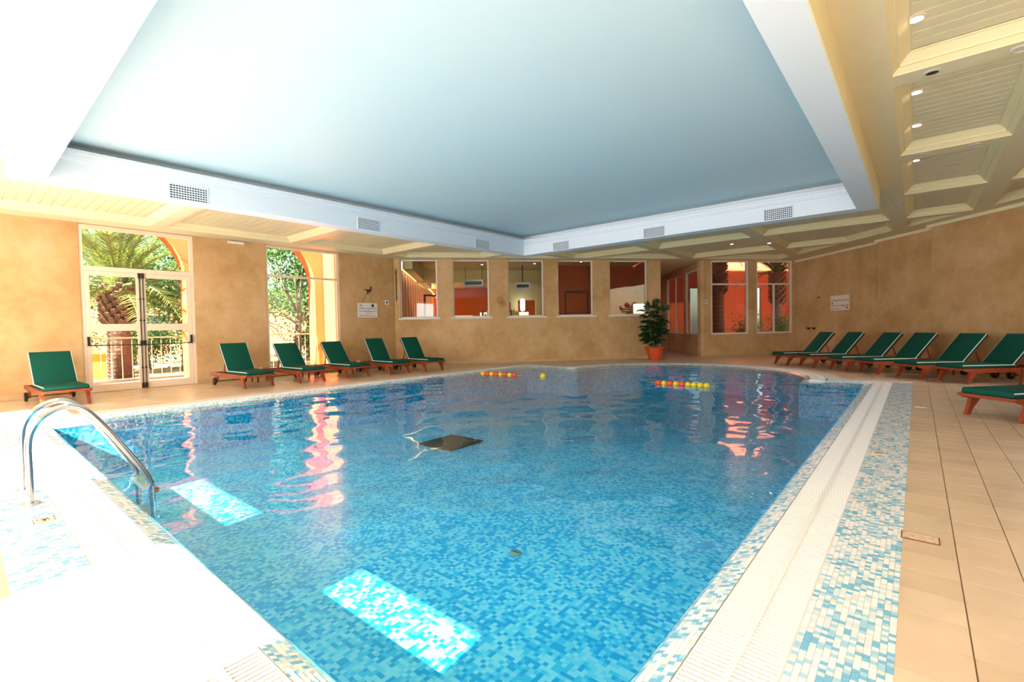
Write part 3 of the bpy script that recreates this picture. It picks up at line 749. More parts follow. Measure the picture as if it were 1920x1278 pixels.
# ================================================================== LOUNGERS
rail_poly = [(-0.97,0.225),(0.60,0.215),(0.88,0.235),(0.965,0.275),(0.965,0.305),(-0.97,0.305)]
leg_poly = [(0.66,0.23),(0.80,0.23),(0.825,0.14),(0.875,0.0),(0.815,0.0),(0.765,0.10),(0.70,0.17)]
rleg_poly = [(-0.80,0.23),(-0.60,0.23),(-0.655,0.12),(-0.68,0.06),(-0.735,0.06),(-0.75,0.12)]
seat_c = rbox_mesh('seat_cushion', 1.06, 0.62, 0.075, 0.022, 3, M['cushion'])
back_c = rbox_mesh('back_cushion', 0.80, 0.62, 0.075, 0.022, 3, M['cushion'])
wheel_b = MB().lathe([(0.02,-.022),(0.075,-.022),(0.088,-.014),(0.088,.014),(0.075,.022),(0.02,.022)], 20).build('wheel', M['black']); wheel_me = wheel_b.data; wheel_me.polygons.foreach_set('use_smooth', [False]*len(wheel_me.polygons)); bpy.data.objects.remove(wheel_b)
def piping(w, l, name, parent, z):
    b = MB(); y = w/2-0.003; x = l/2-0.012
    for s_ in (-1, 1): b.tube([(-x, s_*y, z), (x, s_*y, z)], 0.0085, 6)
    return b.build(name, M['piping'], parent)
def make_lounger(ang):
    r = empty('sun_lounger')
    for s_ in (-1, 1):
        MB().prism(rail_poly, s_*0.325-0.0175, s_*0.325+0.0175).build('side_rail', M['teak'], r)
        MB().prism(leg_poly, s_*0.315-0.024, s_*0.315+0.024).build('leg', M['teak'], r)
        MB().prism(rleg_poly, s_*0.300-0.018, s_*0.300+0.018).build('rear_leg', M['teak'], r)
        w_ = link('wheel', wheel_me, r, (-0.705, s_*0.35, 0.088), (PI/2, 0, 0))
        MB().lathe([(0.025,-.027),(0.025,.027)], 10).build('hub_cap', M['teak'], w_)
    MB().tube([(-0.705,-0.33,0.088), (-0.705,0.33,0.088)], 0.010, 8).build('axle', M['dark'], r)
    MB().box(-0.97,-0.93,-0.31,0.31,0.235,0.30).build('end_rail', M['teak'], r)
    MB().box(0.93,0.965,-0.31,0.31,0.262,0.303).build('end_rail', M['teak'], r)
    for i in range(8): MB().box(-0.06+i*.128,0.02+i*.128,-0.308,0.308,0.288,0.304).build('slat', M['teak'], r)
    so_ = link('seat_cushion', seat_c, r, (0.42, 0, 0.342)); piping(0.62, 1.06, 'piping', so_, 0.022)
    bf = empty('backrest_frame', (-0.12, 0, 0.304)) ; bpy.data.objects.remove(bf)
    b = MB()
    for s_ in (-1, 1): b.box(-0.80, 0.0, s_*0.27-.02, s_*0.27+.02, 0.0, 0.028)
    b.box(-0.80,-0.755,-0.25,0.25,0.002,0.026)
    for i in range(6): b.box(-0.10-i*.11-.06,-0.10-i*.11,-0.25,0.25,0.004,0.022)
    f = b.build('backrest_frame', M['teak'], r); f.location = (-0.115, 0, 0.304); f.rotation_euler = (0, ang, 0)
    c = link('back_cushion', back_c, f, (-0.40, 0, 0.066)); piping(0.62, 0.80, 'piping', c, 0.022)
    ex, ez = -0.115-0.42*math.cos(ang), 0.304+0.42*math.sin(ang)
    for s_ in (-1, 1): MB().bar((ex, s_*0.235, ez), (ex-0.12, s_*0.235, 0.27), 0.022, 0.03).build('support_strut', M['teak'], r)
    return r
A_HI, A_LO = math.radians(56), math.radians(49)
protoH, protoL = make_lounger(A_HI), make_lounger(A_LO)
usedp = {protoH: False, protoL: False}
def place_lounger(proto, x, y, rz, label, group, z=0.0):
    if not usedp[proto]: o = proto; usedp[proto] = True
    else: o = copy_tree(proto)
    o.location = (x, y, z); o.rotation_euler = (0, 0, rz); tag(o, label, 'lounger', group); return o
gl_, gr_ = 'loungers along the garden wall', 'loungers along the plain right-hand wall'
LL = [(-12.66, 1.31, 0.04, protoL, 'green cushioned lounger standing alone beside the glazed double door'),
      (-12.42, 4.55, 0.05, protoH, 'green cushioned lounger between the double door and the tall window'),
      (-12.38, 5.83, 0.02, protoL, 'green cushioned lounger in front of the tall window, nearer the double door'),
      (-12.36, 7.12, 0.00, protoL, 'green cushioned lounger in front of the tall window, nearer the hanging sign'),
      (-12.20, 8.38, -0.02, protoH, 'green cushioned lounger below the hanging white notice'),
      (-11.98, 9.52, -0.06, protoH, 'green cushioned lounger by the corner with the interior windows')]
for x, y, a, p, lab in LL: place_lounger(p, x, y, a, lab, gl_)
# right-hand row, feet to the pool (axis runs along -u)
AU = YAW+PI
RR = [(9.06, 14.58, 0.02, protoL, 'green lounger under the courtyard window end of the right-hand row'),
      (9.32, 13.72, 0.00, protoL, 'sunlit green lounger second from the courtyard windows'),
      (9.46, 12.58, -0.02, protoL, 'sunlit green lounger third from the courtyard windows'),
      (9.60, 11.72, 0.00, protoL, 'green lounger fourth from the courtyard windows, backed by the wall step'),
      (9.70, 10.62, 0.0, protoL, 'shaded green lounger fifth from the courtyard windows'),
      (9.86, 9.74, 0.0, protoL, 'shaded green lounger sixth from the courtyard windows')]
for u_, d_, a, p, lab in RR:
    v = UD(u_, d_); place_lounger(p, v.x, v.y, AU+a, lab, gr_)
v = UD(7.02, 6.22); place_lounger(protoL, v.x, v.y, AU+0.12, 'green lounger standing apart on the open tiled deck, foot end to the pool', gr_)
# ---- low side tables
def make_table():
    r = empty('side_table')
    for i in range(5): MB().box(-0.21,0.21,-0.21+i*.086,-0.21+i*.086+.076,0.315,0.335).build('top_slat', M['teak'], r)
    for sx in (-1, 1):
        for sy in (-1, 1): MB().box(sx*.18-.018,sx*.18+.018,sy*.18-.018,sy*.18+.018,0,0.316).build('leg', M['teak'], r)
        MB().box(sx*.18-.01,sx*.18+.01,-.17,.17,.27,.312).build('apron', M['teak'], r)
    return r
tp = make_table(); first = True
TB = [((-12.88, 5.19), 0.0, 'low teak side table before the plain wall between door and window', 'T'), ((-12.80, 6.475), 0.0, 'low teak side table before the tall garden window', 'T'),
      ((-12.72, 7.75), 0.0, 'low teak side table between window and hanging notice', 'T'), ((-12.55, 8.95), 0.0, 'low teak side table nearest the interior-window corner', 'T'),
      (tuple(UD(9.9, 13.15).xy), YAW, 'low teak side table between second and third loungers from the courtyard windows', 'R'),
      (tuple(UD(10.0, 11.17).xy), YAW, 'low teak side table between fourth and fifth loungers from the courtyard windows', 'R'), (tuple(UD(9.93, 8.95).xy), YAW, 'low teak side table at the shaded end of the right-hand row', 'R')]
for (p, a, lab, g_) in TB:
    o = tp if first else copy_tree(tp); first = False
    o.location = (p[0], p[1], 0); o.rotation_euler = (0, 0, a); tag(o, lab, 'table', 'low teak side tables')
M['ash'] = plain('white_china', rgb(240,238,232), 0.3)
for (p, lab) in (((-12.78, 5.12), 'small white ashtray on the table between door and window'), ((-12.70, 6.52), 'small white ashtray on the table before the tall window'), ((-12.60, 7.80), 'small white ashtray on the table under the hanging notice')):
    r = empty('ashtray', (p[0], p[1], 0.335)); tag(r, lab, 'ashtray', 'white ashtrays on side tables')
    MB().lathe([(0.03,0),(0.045,0.004),(0.055,0.035),(0.048,0.035),(0.038,0.01),(0.0001,0.01)], 18).build('bowl', M['ash'], r, angle=0.7)
# ================================================================== LEFT WALL: DOUBLE DOOR, WINDOW
a0, a1 = dY0-NY, dY1-NY            # along-wall coordinates
FT = M['framepink']; D0 = 0.03; D1 = 0.11
b = MB(); fwd_ = 0.07
b.box(a0, a0+fwd_, D0, D1, 0, 3.70); b.box(a1-fwd_, a1, D0, D1, 0, 3.70); b.box(a0+fwd_, a1-fwd_, D0, D1, 3.62, 3.70); b.box(a0+fwd_, a1-fwd_, D0, D1, 2.70, 2.80)
door = struct(b.build('door_1', FT, mtx=ml))
MB().box(a0+fwd_-.004, a1-fwd_+.004, 0.067, 0.073, 2.796, 3.624).build('pane', M['glass'], door)
mid = (a0+a1)/2
def leaf(x0, x1, hinge):
    lf = MB(); s_ = 0.085
    lf.box(x0, x0+s_, D0, D1-.02, 0.01, 2.695); lf.box(x1-s_, x1, D0, D1-.02, 0.01, 2.695)
    lf.box(x0+s_, x1-s_, D0, D1-.02, 2.60, 2.695); lf.box(x0+s_, x1-s_, D0, D1-.02, 1.36, 1.52); lf.box(x0+s_, x1-s_, D0, D1-.02, 0.01, 0.17)
    o = lf.build('door_leaf', FT, door)
    for z0, z1 in ((0.165, 1.365), (1.515, 2.605)): MB().box(x0+s_-.004, x1-s_+.004, 0.055, 0.061, z0, z1).build('pane', M['glass'], o)
    xi = x1-0.03 if hinge == 0 else x0+0.03
    b = MB(); b.tube([(xi, D0-.022, 0.05), (xi, D0-.022, 2.68)], 0.011, 8)
    for z in (0.08, 1.07, 2.64): b.box(xi-.025, xi+.025, D0-.04, D0+.001, z-.06, z+.06)
    for z in (0.5, 1.6, 2.1): b.box(xi-.018, xi+.018, D0-.034, D0+.001, z-.015, z+.015)
    b.build('bolt_rod', M['dark'], o)
    xo = x0+0.03 if hinge == 0 else x1-0.03
    b = MB(); b.tube([(xo, D0-.05, 1.05), (xi, D0-.05, 1.03)], 0.013, 8); b.box(xo-.02, xo+.02, D0-.055, D0+.001, 1.04, 1.24)
    b.build('panic_bar', M['dark'], o)
leaf(a0+fwd_+.003, mid-.003, 0); leaf(mid+.003, a1-fwd_-.003, 1)
struct(MB().box(a0+.001, a1-.001, -0.02, 0.25, -0.002, 0.012).build('trim_6', M['base'], mtx=ml))
glazing('window_1', ml, wY0-NY, wY1-NY, 0.10, 3.71, 0.03, 0.065, (), (2.86,), mat=FT)
# ================================================================== SIGNS AND SMALL WALL FITTINGS
M['signw'] = plain('notice_board', rgb(232,230,228), 0.4); M['print'] = plain('print_dark', rgb(70,66,70), 0.7); M['printl'] = plain('print_pale', rgb(186,186,184), 0.7)
def print_lines(parent, w, rows, y, seed, mat):
    rnd = random.Random(seed)
    for (z, h, x0, x1) in rows:
        b = MB(); x = x0
        while x < x1:
            wl_ = rnd.uniform(.35, 1.4)*h*1.2
            k = max(2, int(wl_/(h*.42)))
            for q in range(k):
                hh = h*(rnd.choice((.62, .62, .62, .95, .8)))
                b.box(x+q*h*.5, x+q*h*.5+h*.3, y, y-.0012, z-h/2, z-h/2+hh)
                if rnd.random() < .5: b.box(x+q*h*.5, x+q*h*.5+h*.46, y, y-.0012, z-h*.1, z+h*.02)
            x += k*h*.5+h*.45
        b.build('print_line', mat, parent)['kind'] = 'stuff'
mtL, LL_ = frame_mtx((LWX, NY), (LWX, P_L1.y))
def on_wall(name, mt, x, z, label, cat):
    r = empty(name); w = mt @ Vector((x, 0, z)); r.location = w; r.rotation_euler = (0, 0, math.atan2(mt[1][0], mt[0][0])); tag(r, label, cat); return r
r = on_wall('notice_board', mtL, 8.965-NY, 1.925, 'white printed notice hanging on cords from a hook above the loungers', 'sign')
MB().box(-.365, .365, -.018, -.003, -.235, .235).build('board', M['signw'], r)
print_lines(r, .7, [(.06, .045, -.31, .28), (-.03, .045, -.30, .30), (-.105, .028, -.10, .12), (-.175, .04, -.28, .30)], -.018, 3, M['print'])
b = MB(); b.box(.14, .24, -.018, -.0195, .12, .19); b.box(.17, .21, -.018, -.0197, .10, .205); b.build('emblem', plain('emblem_blue', rgb(40,34,66), .6), r)
MB().lathe([(.045,-.0005),(.045,.0005)], 14).build('crest', M['printl'], r, mtx=Matrix.Translation((-.25, -.0185, .15)) @ Matrix.Rotation(PI/2, 4, 'X'))
b = MB(); b.tube([(-.22, -.01, .235), (.04, -.02, .66)], .004, 6); b.tube([(.20, -.01, .235), (.05, -.02, .66)], .004, 6); b.tube([(.32, -.008, .40), (.07, -.02, .66)], .003, 6); b.build('cord', plain('cord_brown', rgb(110,76,40), .8), r)
b = MB(); b.box(-.02, .12, -.05, .0, .62, .68); b.bar((.10,-.03,.66),(.14,-.03,.78),.03,.03); b.bar((-.02,-.03,.65),(-.12,-.03,.685),.015,.015); b.bar((.03,-.03,.63),(.0,-.03,.54),.03,.03); b.build('hook_bracket', plain('hook_brown', rgb(84,40,26), .6), r)
r = on_wall('wall_switch', mtL, 9.72-NY, 2.20, 'small white switch plate with dark button beside the hanging notice', 'switch')
MB().box(-.075, .075, -.014, 0, -.08, .08).build('plate', M['signw'], r); MB().box(-.025, .025, -.02, -.013, -.03, .03).build('button', M['black'], r)
r = on_wall('emergency_light', mtL, 5.01-NY, 3.655, 'slim white emergency light high between door and tall window', 'light')
MB().box(-.19, .19, -.07, 0, -.035, .03).build('housing', M['frame'], r); MB().box(-.17, .17, -.072, -.066, -.03, .015).build('diffuser', M['signw'], r)
r = on_wall('corner_rod', mtF, 0.06, 2.8, 'thin dark vertical rod in the corner beside the first interior window from the garden wall', 'rod')
MB().tube([(0, -.03, -.55), (0, -.03, .55)], .014, 8).build('rod', M['dark'], r); b = MB(); b.box(-.02, .02, -.045, .001, .40, .46); b.box(-.02, .02, -.045, .001, -.46, -.40); b.build('clip', M['dark'], r)
mtG, LG = frame_mtx(P_G0, P_G1)
r = on_wall('wall_switch', mtG, 0.20, 2.12, 'small white switch plate on the wall left of the courtyard windows', 'switch')
MB().box(-.07, .07, -.014, 0, -.07, .07).build('plate', M['signw'], r); MB().box(-.02, .02, -.02, -.013, -.03, .03).build('button', M['black'], r)
mtR, LR = frame_mtx(UD(R1U, 19.1), UD(R1U, 14.5))
r = on_wall('notice_board', mtR, 19.1-16.58, 1.92, 'cream printed notice fixed to the ochre wall behind the loungers', 'sign')
MB().box(-.47, .47, -.016, 0, -.26, .26).build('board', plain('cream_board', rgb(236,226,206), .5), r)
print_lines(r, .9, [(.09, .05, -.42, .42), (-.09, .05, -.40, .40), (-.19, .045, -.42, -.02)], -.016, 9, M['print'])
b = MB(); b.box(-.40, -.36, -.0172, -.016, -.02, .04); b.box(-.42, -.34, -.0172, -.016, -.035, -.02); b.box(.10, .40, -.0172, -.016, -.135, -.125); b.box(.32, .42, -.0172, -.016, -.205, -.165); b.build('print_mark', M['print'], r)
r = on_wall('coat_hook', mtR, 19.1-17.7, 2.17, 'tiny dark hook on the ochre wall left of the cream notice', 'hook')
MB().lathe([(.03,0),(.03,.012),(.014,.02),(.014,.05),(.022,.055),(.0001,.06)], 12).build('knob', M['dark'], r, mtx=Matrix.Rotation(PI/2, 4, 'X'))
r = on_wall('wall_bracket', mtR, 19.1-18.1, 1.05, 'narrow dark wall bracket below the hook by the courtyard window', 'bracket')
b = MB(); b.box(-.26, .22, -.09, 0, -.012, .012); b.box(-.2, -.17, -.07, 0, -.06, -.01); b.box(.13, .16, -.07, 0, -.06, -.01); b.build('shelf', plain('bracket_brown', rgb(60,34,18), .6), r)
# ================================================================== CEILING FITTINGS
lamp_on = emis('lamp_glow', (1.0, 0.86, 0.70), 14.0)
M['ringp'] = plain('lamp_ring', rgb(236,214,196), 0.35); M['capw'] = plain('cap_white', rgb(214,212,196), 0.4)
def downlight(x, y, z, lit, label):
    r = empty('downlight', (x, y, z)); tag(r, label, 'light', 'round ceiling downlights')
    MB().lathe([(.075,-.0005),(.075,-.008),(.052,-.012),(.052,-.004)], 20).build('ring', M['ringp'] if lit else M['capw'], r, angle=.7)
    MB().lathe([(.052,-.003),(.052,-.006),(.0001,-.006)], 20).build('lens', lamp_on if lit else M['black'] if lit is None else M['capw'], r)
    if lit:
        l = bpy.data.lights.new('downlight_beam', 'SPOT'); l.energy = 14; l.spot_size = 1.9; l.spot_blend = .8; l.color = (1, .85, .68); l.shadow_soft_size = .05
        o = bpy.data.objects.new('downlight_beam', l); COL.objects.link(o); o.parent = r; o.location = (0, 0, -.03)
zc = HC+0.15
for x, y, lab in ((-0.02, 5.44, 'lit downlight in the tiled aisle, fourth from the courtyard wall'), (-0.02, 7.17, 'lit downlight in the tiled aisle, third from the courtyard wall'),
                  (-0.02, 8.38, 'lit downlight in the tiled aisle, second from the courtyard wall'), (-0.03, 10.2, 'lit downlight in the tiled aisle, nearest the courtyard wall')):
    downlight(x, y, zc, True, lab)
for x, y, z, lit, lab in ((0.10, 6.33, HC, None, 'unlit round fitting with dark centre on a cream cross beam'), (0.70, 6.33, HC, False, 'pale round cap on the cross beam that holds the dark-centred fitting'),
                     (0.72, 8.15, zc, False, 'pale round cap in the coffer with two lit downlights'), (0.02, 9.36, HC, False, 'pale round cap on a cross beam close beside the white bulkhead'),
                     (0.60, 9.36, HC, False, 'pale round cap on a cross beam away from the white bulkhead'), (0.45, 10.9, zc, False, 'pale round cap in the coffer with one lit downlight by the wall corner'),
                     (-0.36, 13.2, HC, None, 'unlit fitting on the corner beam by the bulkhead end')):
    downlight(x, y, z, lit, lab)
for x, y, z, lab in ((-4.63, 16.64, zc, 'small lit downlight near the courtyard windows, over the plant side'), (-3.46, 16.34, HC, 'small lit downlight on the beam before the courtyard windows'), (-4.59, 18.9, zc, 'small lit downlight in the coffer touching the courtyard wall')):
    downlight(x, y, z, True, lab)
# ================================================================== POTTED PLANT
leafm = plain('plant_leaf', rgb(34,70,30), 0.45, var=0.2, scale=20); stemm = plain('plant_stem', rgb(150,140,90), 0.7)
pp = UD(5.14, 17.22); pot = empty('potted_plant', (pp.x, pp.y, 0)); tag(pot, 'tall leafy potted plant in a terracotta pot by the corridor opening', 'plant')
MB().lathe([(.20,0),(.30,.42),(.335,.42),(.34,.475),(.31,.475),(.30,.44),(.0001,.43)], 28).build('pot', M['terracotta'], pot, angle=.7)
MB().lathe([(.30,.425),(.30,.445),(.0001,.455)], 20).build('soil', plain('soil', rgb(60,42,28), .9), pot)
rnd = random.Random(5)
def frond_mesh(L, n, ll, droop, name):
    b = MB(); pts = []
    for i in range(9):
        s_ = i/8; pts.append(Vector((L*s_*.86, 0, L*(.55*s_-droop*s_*s_))))
    b.tube(pts, [.006*(1-.7*i/8) for i in range(9)], 5)
    for i in range(n):
        s_ = .22+.78*(i+.5)/n; k = min(int(s_*8), 7); p = pts[k].lerp(pts[k+1], s_*8-k)
        for sd in (-1, 1):
            l = ll*(1-.45*abs(s_-.55)*2)*rnd.uniform(.85, 1.1)
            d_ = Vector((.62, sd*.72, -.28+rnd.uniform(-.12, .12))).normalized(); sx_ = Vector((d_.y*sd, -d_.x*sd, 0)).normalized()*l*.11; m_ = p+d_*l*.45+Vector((0,0,.012)); e_ = p+d_*l+Vector((0,0,-l*.22))
            b.add([p, m_-sx_, e_, m_+sx_], [(0,1,2), (0,2,3)])
    e_ = pts[-1]; b.add([e_-Vector((0,.012,0)), e_+Vector((ll*.8,0,-ll*.35)), e_+Vector((0,.012,0))], [(0,1,2)])
    o = b.build(name, leafm, fixn=False); me = o.data; bpy.data.objects.remove(o); return me
fm = [frond_mesh(.46, 8, .27, .55, 'frond'), frond_mesh(.36, 7, .24, .30, 'frond'), frond_mesh(.40, 8, .25, .75, 'frond')]
stems = []
for i in range(7):
    a = 2*PI*i/7; rr_ = .05+.10*(i % 2); h_ = rnd.uniform(1.25, 1.85); x, y = rr_*math.cos(a), rr_*math.sin(a)
    lx, ly = x*2.0, y*2.0; MB().tube([(x, y, .44), ((x+lx)/2, (y+ly)/2, .44+h_*.42), (lx, ly, .44+h_*.8)], [.015, .013, .009], 7).build('stem', stemm, pot, smooth=True)
    for k in range(13):
        s_ = rnd.uniform(.04, 1.0); z = .48+h_*.8*s_; f_ = link('frond', rnd.choice(fm), pot, (x+(lx-x)*s_, y+(ly-y)*s_, z), (0, rnd.uniform(-.35, .25)-(.5 if s_ > .92 else 0), rnd.uniform(0, 2*PI)), (rnd.uniform(.8, 1.1),)*3)
    link('frond', fm[1], pot, (lx, ly, .44+h_*.8), (0, -1.05, a), (.95,)*3)
# ================================================================== GARDEN BEYOND THE LEFT WALL
M['pave'] = plain('terrace_paving', rgb(222,206,190), 0.8, var=0.15, scale=1.2); M['earth'] = plain('garden_earth', rgb(150,120,84), 0.9, var=0.25, scale=1.0)
M['bark'] = plain('palm_bark', rgb(104,74,56), 0.9, var=0.35, scale=14, bump=0.6); M['bark2'] = plain('tree_bark', rgb(112,88,66), 0.9, var=0.3, scale=10)
def leaf_mat(name, c):
    m, t, b, L = nmat(name); b.inputs['Roughness'].default_value = .5
    oi = t.nodes.new('ShaderNodeNewGeometry'); cr_ = ramp(t, oi.outputs['Random Per Island'], [(0, tuple(v*.55 for v in c)), (.6, c), (1, tuple(min(1, v*1.7) for v in c))])
    L(cr_, b.inputs['Base Color']); b.inputs['Transmission Weight'].default_value = 0
    tr_ = t.nodes.new('ShaderNodeBsdfTranslucent'); L(cr_, tr_.inputs['Color']); mx = t.nodes.new('ShaderNodeMixShader'); mx.inputs[0].default_value = .4
    out = t.nodes['Material Output']; L(b.outputs[0], mx.inputs[1]); L(tr_.outputs[0], mx.inputs[2]); L(mx.outputs[0], out.inputs[0]); return m
M['leafA'] = leaf_mat('tree_leaf_green', rgb(110,136,56)); M['leafB'] = leaf_mat('tree_leaf_dark', rgb(76,112,48)); M['palmleaf'] = leaf_mat('palm_leaf', rgb(128,138,66))
GX = LWX-WT
struct(MB().box(-17.6, GX+.02, -6, 14, -0.16, -0.06).build('terrace', M['pave']))
struct(MB().box(-60, -17.6, -30, 40, -0.30, -0.12).build('garden_ground', M['earth']))
# arcade of orange arches
AX0, AX1 = -17.1, -16.6
bays = [(-2.55, 0.60), (1.45, 4.60), (5.45, 8.60)]
def arch_bay(y0, y1, top):
    c, R_ = (y0+y1)/2, (y1-y0)/2; zs = 3.0; pts = [(y0, 0)]+[(c-R_*math.cos(a), zs+R_*math.sin(a)) for a in np.linspace(0, PI, 17)]+[(y1, 0)]
    return pts
arc = empty('garden_arcade', (AX0, 0, -0.06)); tag(arc, 'orange rendered arcade of round arches outside the garden windows', 'arcade')
for (y0, y1) in bays:
    b = MB(); pts = arch_bay(y0, y1, 5.2); n = len(pts)
    outer = [(y0-.425, 0)]+[(y0-.425 if i == 0 else y1+.425 if i == n-3 else (y0-.425)+(y1-y0+.85)*i/(n-3), 5.4 if 0 < i < n-3 else 3.0 if i in (0, n-3) else 5.4) for i in range(n-2)]+[(y1+.425, 0)]
    for x in (0, 0.5):
        for i in range(n-1): b.add([(x, *pts[i]), (x, *pts[i+1]), (x, *outer[i+1]), (x, *outer[i])], [(0,1,2,3)])
    for i in range(n-1): b.add([(0, *pts[i]), (.5, *pts[i]), (.5, *pts[i+1]), (0, *pts[i+1])], [(0,1,2,3)])
    b.add([(0,y0-.425,5.4),(.5,y0-.425,5.4),(.5,y1+.425,5.4),(0,y1+.425,5.4)], [(0,1,2,3)])
    b.build('arch_bay', M['orange'], arc, fixn=True)
# cross walls of the loggia (orange, seen beside the window)
for y, lab in ((9.02, 'orange cross wall of the loggia beside the tall window'),):
    r = empty('loggia_wall', (-15.38, y, -.06)); tag(r, lab, 'wall'); MB().box(-1.18, 1.18, -.1, .1, 0, 5.2).build('render', M['orange'], r); MB().box(-1.18, 1.18, -.12, .12, 0, .12).build('plinth', M['base'], r)
# railing between the arches
def railing(y0, y1, label):
    r = empty('railing', (-16.5, y0, -.06)); tag(r, label, 'railing', 'iron railings under the arches'); L = y1-y0; m = M['railm']
    MB().box(-.02, .02, 0, L, 1.22, 1.26).build('top_rail', m, r); MB().box(-.015, .015, 0, L, .10, .13).build('bottom_rail', m, r)
    n = int(L/.22)
    for i in range(n+1): MB().tube([(0, L*i/n, 0.10 if 0 < i < n else 0), (0, L*i/n, 1.22)], .010, 6).build('baluster', m, r)
M['railm'] = plain('railing_bronze', rgb(150,120,84), .5)
railing(1.47, 4.58, 'slim bronze railing behind the glazed double door'); railing(5.47, 8.58, 'slim bronze railing behind the tall window')
# yellow planter wall
r = empty('planter_wall', (-19.6, 1.6, -.12)); tag(r, 'low yellow planter wall beside the palm trunk', 'planter'); MB().box(-.25, .25, -2.2, 1.55, 0, .80).build('wall_body', plain('yellow_render', rgb(240,186,70), .8, var=.08, scale=3), r); MB().box(-.3, .3, -2.25, 1.6, .80, .88).build('coping_slab', plain('cap_yellow', rgb(244,204,110), .7), r)
# palms
def palm(x, y, h, R_, crown, seed, label, nf=44, loc_z=-.12, lm=None):
    rnd = random.Random(seed); r = empty('palm_tree', (x, y, loc_z)); tag(r, label, 'palm')
    b = MB(); n = 16; prof = []
    for i in range(46):
        z = h*i/45; rr_ = R_*(1.12-.18*math.sin(PI*min(1, z/h))+(.28*max(0, (z/h-.72)/.28))) ; prof.append((rr_*(1+.055*(i % 2)), z))
    b.lathe(prof+[(0.01, h+.1)], n); b.build('trunk', M['bark'], r, smooth=False)
    b = MB()
    for i in range(90):       # old leaf bases below the crown
        a = i*2.4; z = h*(.62+.40*i/90); rr_ = R_*1.2; d_ = Vector((math.cos(a), math.sin(a), 0)); p = d_*rr_+Vector((0,0,z)); b.bar(p-d_*.08-Vector((0,0,.10)), p+d_*.10+Vector((0,0,.12)), .13, .05, up=d_)
    b.build('leaf_bases', M['bark'], r)
    for k in range(2):
        b = MB(); L = crown*(1 if k == 0 else .8); dr = .62 if k == 0 else .34; pts = [Vector((L*s_*.92, 0, L*(.42*s_-dr*s_*s_))) for s_ in np.linspace(0, 1, 11)]
        b.tube(pts, [.035*(1-.85*i/10) for i in range(11)], 5)
        for i in range(40):
            s_ = .16+.84*i/39; q = min(int(s_*10), 9); p = pts[q].lerp(pts[q+1], s_*10-q)
            for sd in (-1, 1):
                l = .55*(math.sin(PI*(.12+.85*s_))**.6)*rnd.uniform(.85, 1.1); d_ = Vector((.75, sd*.62, rnd.uniform(-.1, .25))).normalized(); e_ = p+d_*l+Vector((0,0,-l*.15)); w_ = Vector((-.25*sd, .3, 0)).normalized()*.016
                b.add([p-w_, p+w_, e_], [(0,1,2)])
        o = b.build('frond', lm or M['palmleaf'], fixn=False); me = o.data; bpy.data.objects.remove(o)
        for i in range(nf//2):
            a = 2.399*i+k*1.1; el = rnd.uniform(-.95, .35) if k == 0 else rnd.uniform(-1.25, -.5)
            link('frond', me, r, (.12*math.cos(a), .12*math.sin(a), h+rnd.uniform(-.1, .2)), (0, el, a), (rnd.uniform(.85, 1.1),)*3)
    return r
palm(-18.3, 3.30, 2.75, .30, 3.0, 4, 'thick-trunked palm standing behind the glazed double door', 52)
palm(-22.5, 8.5, 1.7, .16, 1.8, 8, 'young palm with slim trunk seen through the tall window', 30)
def tree(x, y, h, cr_, seed, label, lm, nleaf=5200, fork=False):
    rnd = random.Random(seed); r = empty('garden_tree', (x, y, -.12)); tag(r, label, 'tree', 'garden trees beyond the arcade')
    th_ = h*.42; b = MB(); b.tube([(0,0,0),(.05,.04,th_*.5),(0,.1,th_)], [.17,.13,.10], 9); b.build('trunk', M['bark2'], r, smooth=True)
    cl = []
    b = MB()
    for i in range(9):
        a = 2*PI*i/9+rnd.uniform(-.3,.3); e_ = Vector((cr_*.7*math.cos(a), cr_*.7*math.sin(a), h*rnd.uniform(.45,.95))); b.tube([(0,.1,th_*rnd.uniform(.6,1)), e_*.55+Vector((0,0,h*.12)), e_], [.05,.035,.015], 6); cl.append(e_)
    b.build('branches', M['bark2'], r, smooth=True)
    for i in range(10): cl.append(Vector((rnd.gauss(0,.45)*cr_, rnd.gauss(0,.45)*cr_, h*rnd.uniform(.38,1.02))))
    rs_ = np.random.RandomState(seed); vs = []; fs = []
    for i in range(nleaf):
        c_ = cl[rs_.randint(len(cl))]; p = np.array(c_)+rs_.normal(0, .26*cr_, 3)*np.array((1,1,.8)); u_ = rs_.normal(0,1,3); u_ /= np.linalg.norm(u_); v_ = np.cross(u_, rs_.normal(0,1,3)); v_ /= np.linalg.norm(v_); l = rs_.uniform(.10,.20); w_ = l*.42; k = len(vs)
        vs += [tuple(p-u_*l*.5), tuple(p+v_*w_*.5), tuple(p+u_*l*.5), tuple(p-v_*w_*.5)]; fs.append((k,k+1,k+2,k+3))
    me = bpy.data.meshes.new('foliage'); me.from_pydata(vs, [], fs); me.materials.append(lm); o = link('foliage', me, r); o['kind'] = 'stuff'
    return r
tree(-20.5, 5.6, 5.2, 1.7, 11, 'bushy green tree behind the right leaf of the double door', M['leafB'], 7500)
tree(-21.0, 1.4, 5.0, 1.6, 12, 'light green tree behind the left leaf of the double door', M['leafA'], 5500)
tree(-20.2, 9.6, 5.6, 1.7, 13, 'dense tree filling the upper part of the tall window', M['leafB'], 8500)
tree(-24.0, 12.0, 5.6, 2.0, 14, 'pale tree further back behind the tall window', M['leafA'], 5500)
tree(-26.5, 5.2, 6.4, 2.5, 15, 'large tree at the back of the garden behind the door', M['leafB'], 6500)
tree(-27.0, 9.0, 6.6, 2.4, 16, 'broad tree at the back of the garden between door and window', M['leafA'], 6500)
tree(-26.0, 15.5, 6.4, 2.4, 17, 'tall tree at the far end of the garden', M['leafB'], 5500)
